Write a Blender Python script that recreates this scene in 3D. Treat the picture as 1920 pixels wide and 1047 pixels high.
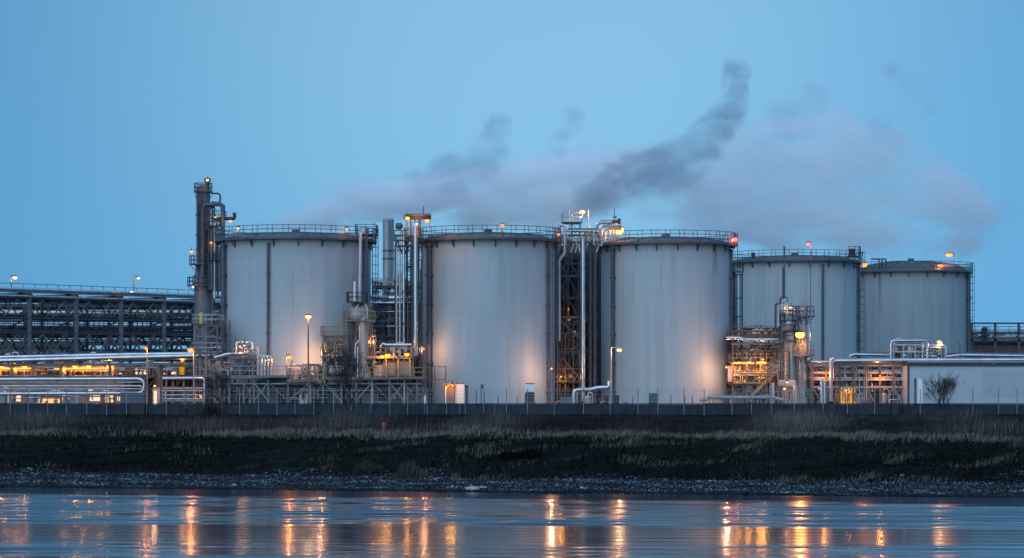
import bpy, math, random
import numpy as np
from mathutils import Vector, Matrix

random.seed(11)
RNG = np.random.default_rng(5)
scene = bpy.context.scene
COL = scene.collection
for o in list(bpy.data.objects):
    bpy.data.objects.remove(o)

# ------------------------------------------------------------------ camera, sky, sun, exposure
F, HY, CZ, WZ = 4500.0, 689.0, 5.4, -6.1      # focal length and horizon row in photo pixels, eye height, water level
cam_d = bpy.data.cameras.new('camera')
cam = bpy.data.objects.new('camera', cam_d)
COL.objects.link(cam)
cam.location = (0, 0, CZ)
cam.rotation_euler = (math.radians(90), 0, 0)
cam_d.sensor_width = 36
cam_d.lens = F / 1920 * 36
cam_d.shift_y = (HY - 523.5) / 1920
cam_d.clip_end = 8000
scene.camera = cam

SUN_EL, SUN_AZ = math.radians(24), math.radians(200)     # behind the camera, a little to the left
world = bpy.data.worlds.new('World')
scene.world = world
world.use_nodes = True
wn, wl = world.node_tree.nodes, world.node_tree.links
wn.clear()
w_out = wn.new('ShaderNodeOutputWorld')
w_bg = wn.new('ShaderNodeBackground')
w_sky = wn.new('ShaderNodeTexSky')
w_sky.sky_type = 'NISHITA'
w_sky.sun_disc = False
w_sky.sun_elevation = SUN_EL
w_sky.sun_rotation = SUN_AZ
w_sky.air_density = 1.0
w_sky.dust_density = 0.3
w_sky.ozone_density = 6.0
w_tint = wn.new('ShaderNodeMix'); w_tint.data_type = 'RGBA'; w_tint.blend_type = 'MULTIPLY'
w_tint.inputs[0].default_value = 1.0
w_tint.inputs[7].default_value = (1, 1, 1, 1)
w_co = wn.new('ShaderNodeTexCoord')
w_dist = wn.new('ShaderNodeVectorMath'); w_dist.operation = 'DISTANCE'
w_dist.inputs[1].default_value = Vector((0.01, 1.0, 0.17)).normalized()
w_map = wn.new('ShaderNodeMapRange')
w_map.inputs[1].default_value = 0.03; w_map.inputs[2].default_value = 0.28
w_map.inputs[3].default_value = 0.0; w_map.inputs[4].default_value = 1.0
w_map.interpolation_type = 'SMOOTHSTEP'
w_gain = wn.new('ShaderNodeMix'); w_gain.data_type = 'RGBA'
w_gain.inputs[6].default_value = (1.18, 1.19, 0.83, 1)      # thin bright cloud ahead
w_gain.inputs[7].default_value = (0.53, 0.78, 0.67, 1)      # deeper dusk blue to the sides
wl.new(w_sky.outputs[0], w_tint.inputs[6])
w_lift = wn.new('ShaderNodeVectorMath'); w_lift.operation = 'MULTIPLY_ADD'
w_lift.inputs[1].default_value = (1, 1, 0.45); w_lift.inputs[2].default_value = (0, 0, 0.40)
w_nrm = wn.new('ShaderNodeVectorMath'); w_nrm.operation = 'NORMALIZE'
wl.new(w_co.outputs['Generated'], w_lift.inputs[0]); wl.new(w_lift.outputs[0], w_nrm.inputs[0])
wl.new(w_nrm.outputs[0], w_sky.inputs['Vector'])
wl.new(w_co.outputs['Generated'], w_dist.inputs[0])
wl.new(w_dist.outputs['Value'], w_map.inputs[0])
wl.new(w_map.outputs[0], w_gain.inputs[0])
# overcast dusk: the vault overhead is paler and brighter than the low sky
w_sep = wn.new('ShaderNodeSeparateXYZ'); wl.new(w_co.outputs['Generated'], w_sep.inputs[0])
w_up = wn.new('ShaderNodeMapRange'); w_up.interpolation_type = 'SMOOTHSTEP'
w_up.inputs[1].default_value = 0.20; w_up.inputs[2].default_value = 0.75
wl.new(w_sep.outputs[2], w_up.inputs[0])
w_top = wn.new('ShaderNodeMix'); w_top.data_type = 'RGBA'
w_top.inputs[7].default_value = (2.60, 2.42, 1.90, 1)
wl.new(w_up.outputs[0], w_top.inputs[0]); wl.new(w_gain.outputs[2], w_top.inputs[6])
wl.new(w_top.outputs[2], w_tint.inputs[7])
wl.new(w_tint.outputs[2], w_bg.inputs[0])
w_bg.inputs[1].default_value = 0.15
wl.new(w_bg.outputs[0], w_out.inputs[0])

sun_d = bpy.data.lights.new('sun', 'SUN')
sun_d.energy = 0.55
sun_d.angle = math.radians(75)
sun_d.color = (1.0, 0.93, 0.86)
sun = bpy.data.objects.new('sun', sun_d)
COL.objects.link(sun)
_sd = Vector((math.sin(SUN_AZ) * math.cos(SUN_EL), math.cos(SUN_AZ) * math.cos(SUN_EL), math.sin(SUN_EL)))
sun.rotation_euler = _sd.to_track_quat('Z', 'Y').to_euler()
sun.location = _sd * 50

scene.view_settings.view_transform = 'Standard'
scene.view_settings.look = 'None'
scene.view_settings.exposure = 0.6
scene.view_settings.gamma = 1.0
scene.view_settings.use_curve_mapping = False
cy = scene.cycles
cy.use_denoising = True
cy.max_bounces = 24
cy.diffuse_bounces = 2
cy.glossy_bounces = 3
cy.transparent_max_bounces = 8
cy.volume_bounces = 24
cy.volume_max_steps = 256
cy.sample_clamp_indirect = 6.0
cy.use_light_tree = True


def pt(px, py, d):
    return Vector(((px - 960) / F * d, d, CZ - (py - HY) / F * d))


def X(px, d): return (px - 960) / F * d
def Z(py, d): return CZ - (py - HY) / F * d


# ------------------------------------------------------------------ materials
def new_mat(name):
    m = bpy.data.materials.new(name)
    m.use_nodes = True
    n, l = m.node_tree.nodes, m.node_tree.links
    n.clear()
    out = n.new('ShaderNodeOutputMaterial')
    b = n.new('ShaderNodeBsdfPrincipled')
    l.new(b.outputs[0], out.inputs[0])
    return m, n, l, b


def coords(n, l, scale=(1, 1, 1)):
    tc = n.new('ShaderNodeTexCoord')
    oi = n.new('ShaderNodeObjectInfo')
    mul = n.new('ShaderNodeMath'); mul.operation = 'MULTIPLY'; mul.inputs[1].default_value = 173.0
    l.new(oi.outputs['Random'], mul.inputs[0])
    add = n.new('ShaderNodeVectorMath'); add.operation = 'ADD'
    l.new(tc.outputs['Object'], add.inputs[0]); l.new(mul.outputs[0], add.inputs[1])
    sc = n.new('ShaderNodeVectorMath'); sc.operation = 'MULTIPLY'; sc.inputs[1].default_value = scale
    l.new(add.outputs[0], sc.inputs[0])
    return sc.outputs[0], tc.outputs['Object']


def noise(n, l, vec, scale, detail=4, rough=0.6):
    t = n.new('ShaderNodeTexNoise')
    t.inputs['Scale'].default_value = scale
    t.inputs['Detail'].default_value = detail
    t.inputs['Roughness'].default_value = rough
    l.new(vec, t.inputs['Vector'])
    return t.outputs[0]


def ramp(n, l, fac, stops):
    r = n.new('ShaderNodeValToRGB')
    e = r.color_ramp.elements
    e[0].position, e[0].color = stops[0][0], (*stops[0][1], 1)
    e[1].position, e[1].color = stops[-1][0], (*stops[-1][1], 1)
    for p, c in stops[1:-1]:
        k = e.new(p); k.color = (*c, 1)
    l.new(fac, r.inputs[0])
    return r.outputs[0]


def mix(n, l, fac, a, b):
    m = n.new('ShaderNodeMix'); m.data_type = 'RGBA'
    l.new(fac, m.inputs[0])
    for s, v in ((6, a), (7, b)):
        if isinstance(v, tuple): m.inputs[s].default_value = (*v, 1)
        else: l.new(v, m.inputs[s])
    return m.outputs[2]


def mat(name, col, rough=0.5, metal=0.0, var=0.3, scale=1.2, stretch=(1, 1, 0.35), rust=0.0):
    m, n, l, b = new_mat(name)
    v, _ = coords(n, l, stretch)
    f = noise(n, l, v, scale)
    lo = tuple(c * (1 - var) for c in col); hi = tuple(min(1, c * (1 + var)) for c in col)
    c = ramp(n, l, f, [(0.3, lo), (0.7, hi)])
    if rust:
        f2 = noise(n, l, v, scale * 2.3, 6)
        r = n.new('ShaderNodeMapRange'); r.inputs[1].default_value = 0.58; r.inputs[2].default_value = 0.72
        r.inputs[4].default_value = rust
        l.new(f2, r.inputs[0])
        c = mix(n, l, r.outputs[0], c, (0.16, 0.07, 0.035))
    l.new(c, b.inputs['Base Color'])
    rr = n.new('ShaderNodeMapRange'); rr.inputs[3].default_value = max(0.05, rough - 0.1); rr.inputs[4].default_value = min(1, rough + 0.1)
    l.new(f, rr.inputs[0]); l.new(rr.outputs[0], b.inputs['Roughness'])
    b.inputs['Metallic'].default_value = metal
    return m


M = {
    'dark': mat('dark_steel', (0.030, 0.036, 0.045), 0.5, 0.2, 0.4, 1.5, rust=0.3),
    'slate': mat('slate_painted_steel', (0.060, 0.078, 0.105), 0.5, 0.1, 0.3, 1.5, rust=0.2),
    'steel': mat('grey_painted_steel', (0.12, 0.135, 0.15), 0.5, 0.1, 0.3, 1.5, rust=0.3),
    'pale': mat('pale_painted_steel', (0.27, 0.27, 0.275), 0.5, 0.0, 0.25, 1.5, rust=0.35),
    'silver': mat('aluminium_cladding', (0.46, 0.47, 0.50), 0.24, 0.85, 0.2, 0.8, (1, 1, 1)),
    'zinc': mat('galvanised_steel', (0.45, 0.46, 0.48), 0.45, 0.6, 0.25, 1.5),
    'vessel': mat('vessel_cladding', (0.36, 0.37, 0.39), 0.42, 0.4, 0.2, 1.0),
    'brown': mat('rust_brown_steel', (0.15, 0.10, 0.075), 0.6, 0.0, 0.4, 1.5, rust=0.5),
    'yellow': mat('yellow_paint', (0.27, 0.20, 0.09), 0.55, 0.0, 0.3, 2.0, rust=0.3),
    'vivid': mat('bright_yellow_paint', (0.75, 0.42, 0.02), 0.5, 0.0, 0.15, 2.0),
    'white': mat('white_paint', (0.72, 0.73, 0.74), 0.5, 0.0, 0.08, 2.0),
    'roof': mat('dark_roof_plate', (0.055, 0.075, 0.095), 0.6, 0.1, 0.3, 0.5),
    'red': mat('red_paint', (0.55, 0.05, 0.03), 0.5, 0.0, 0.2, 2.0),
    'orange': mat('orange_paint', (0.6, 0.2, 0.04), 0.5, 0.0, 0.2, 2.0),
    'green': mat('green_paint', (0.015, 0.11, 0.075), 0.5, 0.0, 0.15, 2.0),
    'black': mat('black_paint', (0.012, 0.013, 0.016), 0.6, 0.0, 0.3, 2.0),
    'bark': mat('bare_bark', (0.040, 0.034, 0.032), 0.85, 0.0, 0.4, 4.0),
    'post': mat('dull_galvanised_post', (0.20, 0.23, 0.26), 0.6, 0.2, 0.25, 1.5),
    'stone': mat('pale_stone', (0.33, 0.34, 0.35), 0.8, 0.0, 0.3, 3.0),
    'timber': mat('brick_brown_wall', (0.16, 0.12, 0.10), 0.8, 0.0, 0.25, 2.0),
}


def emit(name, col, strength):
    m = bpy.data.materials.new(name)
    m.use_nodes = True
    n, l = m.node_tree.nodes, m.node_tree.links
    n.clear()
    out = n.new('ShaderNodeOutputMaterial'); e = n.new('ShaderNodeEmission')
    e.inputs[0].default_value = (*col, 1); e.inputs[1].default_value = strength
    l.new(e.outputs[0], out.inputs[0])
    return m


SOD, WARM, REDC, YEL = (1.0, 0.32, 0.07), (1.0, 0.52, 0.24), (1.0, 0.10, 0.06), (1.0, 0.39, 0.065)
M['bulb_sodium'] = emit('sodium_bulb', (1.0, 0.17, 0.022), 3.2)
M['bulb_warm'] = emit('warm_bulb', (1.0, 0.36, 0.13), 2.6)
M['bulb_dimmed'] = emit('dimmed_bulb', (1.0, 0.36, 0.10), 1.2)  # kept dim so the lamps added beside the tank shells hardly show
M['bulb_blaze'] = emit('blazing_bulb', (1.0, 0.24, 0.04), 6)
M['bulb_red'] = emit('red_bulb', (1.0, 0.07, 0.05), 4)
M['bulb_yellow'] = emit('yellow_bulb', (1.0, 0.25, 0.022), 3.2)
M['tube_glow'] = emit('warm_tube', (1.0, 0.30, 0.04), 1.8)
M['lit_window'] = emit('lit_window', (1.0, 0.45, 0.16), 1.1)
M['lit_pale'] = emit('lit_pale_window', (1.0, 0.66, 0.45), 0.9)
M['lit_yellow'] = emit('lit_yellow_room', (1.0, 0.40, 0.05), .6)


def tank_material(name, col, stain=None):
    """painted plate: vertical runs, faint courses; stain = (x, z_top, length, half width) in the tank's own coordinates"""
    m, n, l, b = new_mat(name)
    v, obj = coords(n, l, (1, 1, 0.05))
    f = noise(n, l, v, 0.9, 5, 0.65)
    c = ramp(n, l, f, [(0.25, tuple(k * 0.80 for k in col)), (0.5, col), (0.8, tuple(k * 1.08 for k in col))])
    v2, _ = coords(n, l, (1, 1, 0.6))
    f2 = noise(n, l, v2, 0.18, 3, 0.5)
    r2 = n.new('ShaderNodeMapRange'); r2.inputs[1].default_value = 0.35; r2.inputs[2].default_value = 0.75; r2.inputs[4].default_value = 0.35
    l.new(f2, r2.inputs[0])
    c = mix(n, l, r2.outputs[0], c, tuple(k * 0.80 for k in col))
    sep = n.new('ShaderNodeSeparateXYZ'); l.new(obj, sep.inputs[0])
    # weld seams of the plate courses
    fr = n.new('ShaderNodeMath'); fr.operation = 'PINGPONG'; fr.inputs[1].default_value = 1.2; l.new(sep.outputs[2], fr.inputs[0])
    sm = n.new('ShaderNodeMapRange'); sm.inputs[1].default_value = 0.0; sm.inputs[2].default_value = 0.05; sm.inputs[3].default_value = 0.22; sm.inputs[4].default_value = 0.0
    l.new(fr.outputs[0], sm.inputs[0])
    c = mix(n, l, sm.outputs[0], c, tuple(k * 0.5 for k in col))
    # soot under the rim
    top = n.new('ShaderNodeMapRange'); top.inputs[1].default_value = 18.2; top.inputs[2].default_value = 21; top.inputs[3].default_value = 0.0; top.inputs[4].default_value = 0.5
    l.new(sep.outputs[2], top.inputs[0])
    mm = n.new('ShaderNodeMath'); mm.operation = 'MULTIPLY'; l.new(top.outputs[0], mm.inputs[0]); l.new(f, mm.inputs[1])
    c = mix(n, l, mm.outputs[0], c, tuple(k * 0.45 for k in col))
    v3, _ = coords(n, l, (1, 1, 0.035)); f3 = noise(n, l, v3, 2.6, 3, .5)
    run = n.new('ShaderNodeMapRange'); run.inputs[1].default_value = .62; run.inputs[2].default_value = .74; run.inputs[4].default_value = .55; l.new(f3, run.inputs[0])
    rt = n.new('ShaderNodeMapRange'); rt.inputs[1].default_value = 10; rt.inputs[2].default_value = 21; l.new(sep.outputs[2], rt.inputs[0])
    rm_ = n.new('ShaderNodeMath'); rm_.operation = 'MULTIPLY'; l.new(run.outputs[0], rm_.inputs[0]); l.new(rt.outputs[0], rm_.inputs[1])
    c = mix(n, l, rm_.outputs[0], c, (col[0] * .62, col[1] * .52, col[2] * .42))
    if stain:
        sx, zt, ln, hw = stain
        dx = n.new('ShaderNodeMath'); dx.operation = 'SUBTRACT'; dx.inputs[1].default_value = sx; l.new(sep.outputs[0], dx.inputs[0])
        ab = n.new('ShaderNodeMath'); ab.operation = 'ABSOLUTE'; l.new(dx.outputs[0], ab.inputs[0])
        mx = n.new('ShaderNodeMapRange'); mx.inputs[1].default_value = 0; mx.inputs[2].default_value = hw; mx.inputs[3].default_value = 1; mx.inputs[4].default_value = 0
        l.new(ab.outputs[0], mx.inputs[0])
        mz = n.new('ShaderNodeMapRange'); mz.inputs[1].default_value = zt - ln; mz.inputs[2].default_value = zt
        l.new(sep.outputs[2], mz.inputs[0])
        neg = n.new('ShaderNodeMath'); neg.operation = 'LESS_THAN'; neg.inputs[1].default_value = 0; l.new(sep.outputs[1], neg.inputs[0])
        a = n.new('ShaderNodeMath'); a.operation = 'MULTIPLY'; l.new(mx.outputs[0], a.inputs[0]); l.new(mz.outputs[0], a.inputs[1])
        a2 = n.new('ShaderNodeMath'); a2.operation = 'MULTIPLY'; l.new(a.outputs[0], a2.inputs[0]); l.new(neg.outputs[0], a2.inputs[1])
        c = mix(n, l, a2.outputs[0], c, (0.17, 0.075, 0.018))
    l.new(c, b.inputs['Base Color'])
    b.inputs['Roughness'].default_value = 0.8
    b.inputs['Specular IOR Level'].default_value = 0.25
    return m


# ------------------------------------------------------------------ mesh builder
class MB:
    def __init__(s):
        s.v, s.f, s.sm = [], [], []

    def add(s, vs, fs, smooth=False):
        k = len(s.v)
        s.v.extend(tuple(p) for p in vs)
        s.f.extend(tuple(i + k for i in f) for f in fs)
        s.sm.extend([smooth] * len(fs))
        return s

    def box(s, x0, x1, y0, y1, z0, z1):
        vs = [(x, y, z) for z in (z0, z1) for y in (y0, y1) for x in (x0, x1)]
        return s.add(vs, [(0, 2, 3, 1), (4, 5, 7, 6), (0, 1, 5, 4), (2, 6, 7, 3), (0, 4, 6, 2), (1, 3, 7, 5)])

    def beam(s, p, q, w, h=None):
        h = h or w
        p, q = Vector(p), Vector(q)
        d = (q - p)
        if d.length < 1e-6: return s
        d.normalize()
        up = Vector((0, 0, 1)) if abs(d.z) < 0.95 else Vector((0, 1, 0))
        a = d.cross(up).normalized() * (w / 2)
        b = a.cross(d).normalized() * (h / 2)
        vs = [p - a - b, p + a - b, p + a + b, p - a + b, q - a - b, q + a - b, q + a + b, q - a + b]
        return s.add(vs, [(0, 3, 2, 1), (4, 5, 6, 7), (0, 1, 5, 4), (1, 2, 6, 5), (2, 3, 7, 6), (3, 0, 4, 7)])

    def tube(s, pts, r, n=8, bend=0.0, r_end=None, closed=False, caps=True):
        P = [Vector(p) for p in pts]
        if bend > 0 and len(P) > 2:
            Q = [P[0]]
            for i in range(1, len(P) - 1):
                a, b, c = P[i - 1], P[i], P[i + 1]
                t = min(bend, (a - b).length * 0.49, (c - b).length * 0.49)
                p0, p1 = b + (a - b).normalized() * t, b + (c - b).normalized() * t
                for k in range(6):
                    u = k / 5
                    Q.append(p0 * (1 - u) ** 2 + b * 2 * u * (1 - u) + p1 * u ** 2)
            Q.append(P[-1]); P = Q
        P = [p for i, p in enumerate(P) if i == 0 or (p - P[i - 1]).length > 1e-5]
        m = len(P)
        if m < 2: return s
        T = []
        for i in range(m):
            if closed: d = P[(i + 1) % m] - P[i - 1]
            else: d = P[min(i + 1, m - 1)] - P[max(i - 1, 0)]
            T.append(d.normalized())
        ref = Vector((0, 0, 1)) if abs(T[0].z) < 0.9 else Vector((0, 1, 0))
        A = T[0].cross(ref).normalized()
        vs, fs = [], []
        for i in range(m):
            A = (A - T[i] * A.dot(T[i])).normalized()
            B = T[i].cross(A)
            rr = r if r_end is None else r + (r_end - r) * i / (m - 1)
            for k in range(n):
                t = 2 * math.pi * k / n
                vs.append(P[i] + A * (math.cos(t) * rr) + B * (math.sin(t) * rr))
        last = m if closed else m - 1
        for i in range(last):
            j = (i + 1) % m
            for k in range(n):
                k2 = (k + 1) % n
                fs.append((i * n + k, i * n + k2, j * n + k2, j * n + k))
        s.add(vs, fs, n > 5)
        if caps and not closed:
            s.add(vs[:n], [tuple(range(n))[::-1]])
            s.add(vs[-n:], [tuple(range(n))])
        return s

    def lathe(s, c, prof, n=24, smooth=True, a0=0.0, a1=2 * math.pi):
        full = abs(a1 - a0 - 2 * math.pi) < 1e-6
        steps = n if full else n + 1
        for (r0, z0), (r1, z1) in zip(prof, prof[1:]):
            vs, fs = [], []
            for k in range(steps):
                t = a0 + (a1 - a0) * k / n
                ca, sa = math.cos(t), math.sin(t)
                vs.append((c[0] + r0 * ca, c[1] + r0 * sa, c[2] + z0))
                vs.append((c[0] + r1 * ca, c[1] + r1 * sa, c[2] + z1))
            for k in range(n):
                j = (k + 1) % steps
                fs.append((2 * k, 2 * j, 2 * j + 1, 2 * k + 1))
            s.add(vs, fs, smooth)
        return s

    def ball(s, c, r, n=10, sq=(1, 1, 1)):
        vs, fs = [], []
        m = n // 2
        for i in range(m + 1):
            th = math.pi * i / m
            for k in range(n):
                ph = 2 * math.pi * k / n
                vs.append((c[0] + r * sq[0] * math.sin(th) * math.cos(ph), c[1] + r * sq[1] * math.sin(th) * math.sin(ph), c[2] + r * sq[2] * math.cos(th)))
        for i in range(m):
            for k in range(n):
                k2 = (k + 1) % n
                fs.append((i * n + k, (i + 1) * n + k, (i + 1) * n + k2, i * n + k2))
        return s.add(vs, fs, True)

    def rail(s, pts, h=1.1, r=0.035, gap=1.4, rails=2, closed=False, kick=0.0):
        P = [Vector(p) for p in pts]
        if closed: P = P + [P[0]]
        for j in range(1, rails + 1):
            z = Vector((0, 0, h * j / rails))
            s.tube([p + z for p in P], r, 5)
        if kick:
            for a, b in zip(P, P[1:]):
                s.beam(a + Vector((0, 0, kick / 2)), b + Vector((0, 0, kick / 2)), 0.03, kick)
        done = 0.0
        for a, b in zip(P, P[1:]):
            L = (b - a).length
            k = max(1, round(L / gap))
            if L < gap * 0.6:
                done += L
                if done < gap: continue
                done = 0; k = 1
            for i in range(k + 1):
                q = a + (b - a) * (i / k)
                s.tube([q, q + Vector((0, 0, h))], r, 5, caps=False)
        return s

    def ladder(s, x, y, z0, z1, w=0.5, nx=0.0, ny=-1.0, cage=True, r=0.03):
        t = Vector((-ny, nx, 0)); nn = Vector((nx, ny, 0))
        c = Vector((x, y, 0))
        for sg in (-1, 1):
            q = c + t * (w / 2 * sg)
            s.tube([q + Vector((0, 0, z0)), q + Vector((0, 0, z1))], r, 5)
        z = z0 + 0.3
        while z < z1:
            s.tube([c - t * (w / 2) + Vector((0, 0, z)), c + t * (w / 2) + Vector((0, 0, z))], r * 0.8, 4, caps=False)
            z += 0.45
        if cage:
            z = z0 + 2.4
            while z < z1 + 1.0:
                ring = [c + t * (0.42 * math.cos(a)) + nn * (0.05 + 0.72 * math.sin(a)) + Vector((0, 0, z)) for a in np.linspace(0, math.pi, 7)]
                s.tube(ring, r * 0.8, 4)
                z += 1.1
            for a in (0.5, 1.2, 1.95, 2.6):
                q = c + t * (0.42 * math.cos(a)) + nn * (0.05 + 0.72 * math.sin(a))
                s.tube([q + Vector((0, 0, z0 + 2.4)), q + Vector((0, 0, z1 + 0.9))], r * 0.7, 4)
        return s

    def build(s, name, material, parent=None, base=None):
        vs = np.array(s.v, dtype=float)
        if parent is not None:
            root = parent
            while root.parent is not None: root = root.parent
            org = np.array(root.location)
        elif base is not None:
            org = np.array(base, dtype=float)
        else:
            org = np.array([(vs[:, 0].min() + vs[:, 0].max()) / 2, (vs[:, 1].min() + vs[:, 1].max()) / 2, vs[:, 2].min()])
        me = bpy.data.meshes.new(name)
        me.from_pydata((vs - org).tolist(), [], s.f)
        me.polygons.foreach_set('use_smooth', s.sm)
        me.materials.append(M[material] if isinstance(material, str) else material)
        me.update()
        o = bpy.data.objects.new(name, me)
        COL.objects.link(o)
        if parent is not None: o.parent = parent
        else: o.location = org.tolist()
        return o


def tag(o, label=None, cat=None, group=None, kind=None):
    if label: o['label'] = label
    if cat: o['category'] = cat
    if group: o['group'] = group
    if kind: o['kind'] = kind
    return o


def thing(name, loc, label, cat, group=None):
    o = bpy.data.objects.new(name, None)
    o.empty_display_size = 0.3
    COL.objects.link(o)
    o.location = loc
    return tag(o, label, cat, group)


def dup(o, loc=None, label=None, group=None, parent=None, rz=0.0, scale=None):
    c = o.copy(); COL.objects.link(c)
    if parent is not None: c.parent = parent
    else:
        if loc is not None: c.location = loc
        c.rotation_euler = (0, 0, rz)
        if scale: c.scale = (scale, scale, scale)
        if label: c['label'] = label
        if group: c['group'] = group
    for ch in list(o.children):
        dup(ch, parent=c)
    return c


def pipe(pts, r, label, m='silver', bend=0.6, group=None, name='pipe', cat='pipe', n=10, flange=0.0):
    b = MB().tube(pts, r, n, bend)
    o = b.build(name, m)
    tag(o, label, cat, group)
    if flange:
        P = [Vector(p) for p in pts]
        for a, c in zip(P, P[1:]):
            L = (c - a).length
            if L < flange: continue
            d = (c - a).normalized()
            k = int(L // flange)
            for i in range(1, k + 1):
                q = a + d * (i * L / (k + 1))
                if abs(q.x / q.y) > .23: continue
                MB().tube([q - d * 0.06, q + d * 0.06], r * 1.18, n).build('joint_band', m, o)
    return o


def light(parent, loc, col, watts, r=0.18):
    d = bpy.data.lights.new('lamp_light', 'POINT')
    d.energy = watts * 0.85; d.color = col; d.shadow_soft_size = r
    o = bpy.data.objects.new('lamp_light', d)
    COL.objects.link(o)
    root = parent
    while root.parent is not None: root = root.parent
    o.parent = parent
    o.location = Vector(loc) - root.location
    return o


BULB = {'sod': ('bulb_sodium', SOD), 'warm': ('bulb_warm', WARM), 'red': ('bulb_red', REDC), 'yel': ('bulb_yellow', YEL), 'blaze': ('bulb_blaze', (1.0, .33, .07)), 'glow': ('bulb_dimmed', (1.0, 0.46, 0.24))}


def lamp_post(px, pyl, d, zb, label, kind='warm', watts=300, arm=0.0, r=0.07, m='zinc', br=0.2, group='lamp posts'):
    """pole standing at photo column px, lamp head arm metres to the side of it at photo row pyl"""
    x, zt = X(px, d), Z(pyl, d)
    br *= 1.25
    t = thing('lamp_post', (x, d, zb), label, 'lamp post', group)
    MB().tube([(x, d, zb), (x, d, zt + 0.15)], r * 1.25, 8, r_end=r * 0.8).lathe((x, d, zb), [(0, .25), (r * 2, .25), (r * 2, 0)], 10).build('pole', m, t)
    hx = x + arm
    if abs(arm) > 0.05:
        MB().tube([(x, d, zt), (x, d, zt + 0.3), (hx, d - 0.1, zt + 0.32)], r * 0.7, 6, bend=0.25).build('arm', m, t)
    sg = 1 if arm >= 0 else -1
    hd = MB()
    hd.lathe((hx, d - 0.1, zt + 0.14), [(0, .2), (br * .6, .18), (br * 1.5, 0.04), (br * 1.5, 0), (0, 0)], 14)
    hd = hd.build('lamp_head', m, t)
    bm, c = BULB[kind]
    MB().ball((hx, d - 0.1, zt), br, 10, (1.15, 1.15, 0.75)).build('bulb', bm, hd)
    light(hd, (hx, d - 0.15 - br, zt - 0.15), c, watts)
    return t


def work_light(px, py, d, label, kind='sod', watts=200, br=0.16, group='work lights on the steelwork', m='dark'):
    p = pt(px, py, d)
    br *= 1.2
    t = thing('work_light', (p.x, p.y, p.z), label, 'lamp', group)
    hd = MB().lathe((p.x, p.y, p.z + br * 0.5), [(0, .22), (br * .5, .2), (br * 1.3, .02), (br * 1.3, 0), (0, 0)], 12)
    hd.tube([(p.x, p.y, p.z + br + .1), (p.x, p.y + .1, p.z + br + .45), (p.x, p.y + .5, p.z + br + .45)], 0.035, 6, .15)
    h = hd.build('lamp_head', m, t)
    bm, c = BULB[kind]
    MB().ball(p, br, 10, (1.15, 1.15, 0.85)).build('bulb', bm, t)
    light(t, (p.x, p.y - br - 0.15, p.z - 0.1), c, watts)
    return t


# ------------------------------------------------------------------ land and water
def wob(x, y, seed, s):
    r = np.random.default_rng(seed)
    z = np.zeros_like(x, dtype=float)
    for i in range(10):
        a = r.uniform(0, 6.28); k = s * r.uniform(0.4, 2.4); p = r.uniform(0, 6.28)
        z += np.sin((np.cos(a) * x + np.sin(a) * y) * k + p) / (1 + 0.5 * i)
    return z / 2.5


def shore(x):
    u = np.clip((x + 53) / 106, -0.6, 1.6)
    w = wob(x, x * 0, 3, 0.25)
    return 231 - 21 * u + w * 0.5


def crest(x):
    u = np.clip((x + 53) / 106, -0.6, 1.6)
    return 261 - 25 * u + wob(x, x * 0, 4, 0.2) * 0.8


WALL_Y = 274.0


def land_z(x, y, fine=True):
    x = np.asarray(x, float); y = np.asarray(y, float)
    ys, yc = shore(x), crest(x)
    yg = ys + 12.3 + wob(x, x * 0, 8, 0.4) * 1.6
    z = np.where(y < ys, WZ - 0.4 - (ys - y) * 0.08, 0)
    t1 = np.clip((y - ys) / (yg - ys), 0, 1)
    z = np.where((y >= ys), WZ - 0.05 + t1 * 0.85, z)
    t2 = np.clip((y - yg) / (yc - yg), 0, 1)
    sm = t2 ** 0.8
    bump = (wob(x, y * 1.8, 12, 0.55) * 0.42 + wob(x, y * 1.3, 13, 1.9) * 0.16) * np.clip(t2 * 4, 0, 1) * np.clip((WALL_Y - y) / 8, 0, 1)
    z = np.where(y >= yg, WZ + 0.8 + sm * (-1.9 - (WZ + 0.8)) + (bump if fine else 0), z)
    t3 = np.clip((y - yc) / (WALL_Y - 2 - yc), 0, 1)
    z = np.where(y >= yc, -1.9 + t3 ** 0.8 * 1.8 + (bump if fine else 0), z)
    return z


def grid_mesh(name, xs, ys, zf, material, label, kind='structure'):
    XX, YY = np.meshgrid(xs, ys)
    ZZ = zf(XX, YY)
    v = np.stack([XX.ravel(), YY.ravel(), ZZ.ravel()], 1)
    nx, ny = len(xs), len(ys)
    i = (np.arange(ny - 1)[:, None] * nx + np.arange(nx - 1)[None, :]).ravel()
    f = np.stack([i, i + 1, i + nx + 1, i + nx], 1)
    me = bpy.data.meshes.new(name)
    me.from_pydata(v.tolist(), [], f.tolist())
    me.polygons.foreach_set('use_smooth', [True] * len(f))
    me.materials.append(material)
    o = bpy.data.objects.new(name, me); COL.objects.link(o)
    return tag(o, label, name.replace('_', ' '), None, kind)


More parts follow.
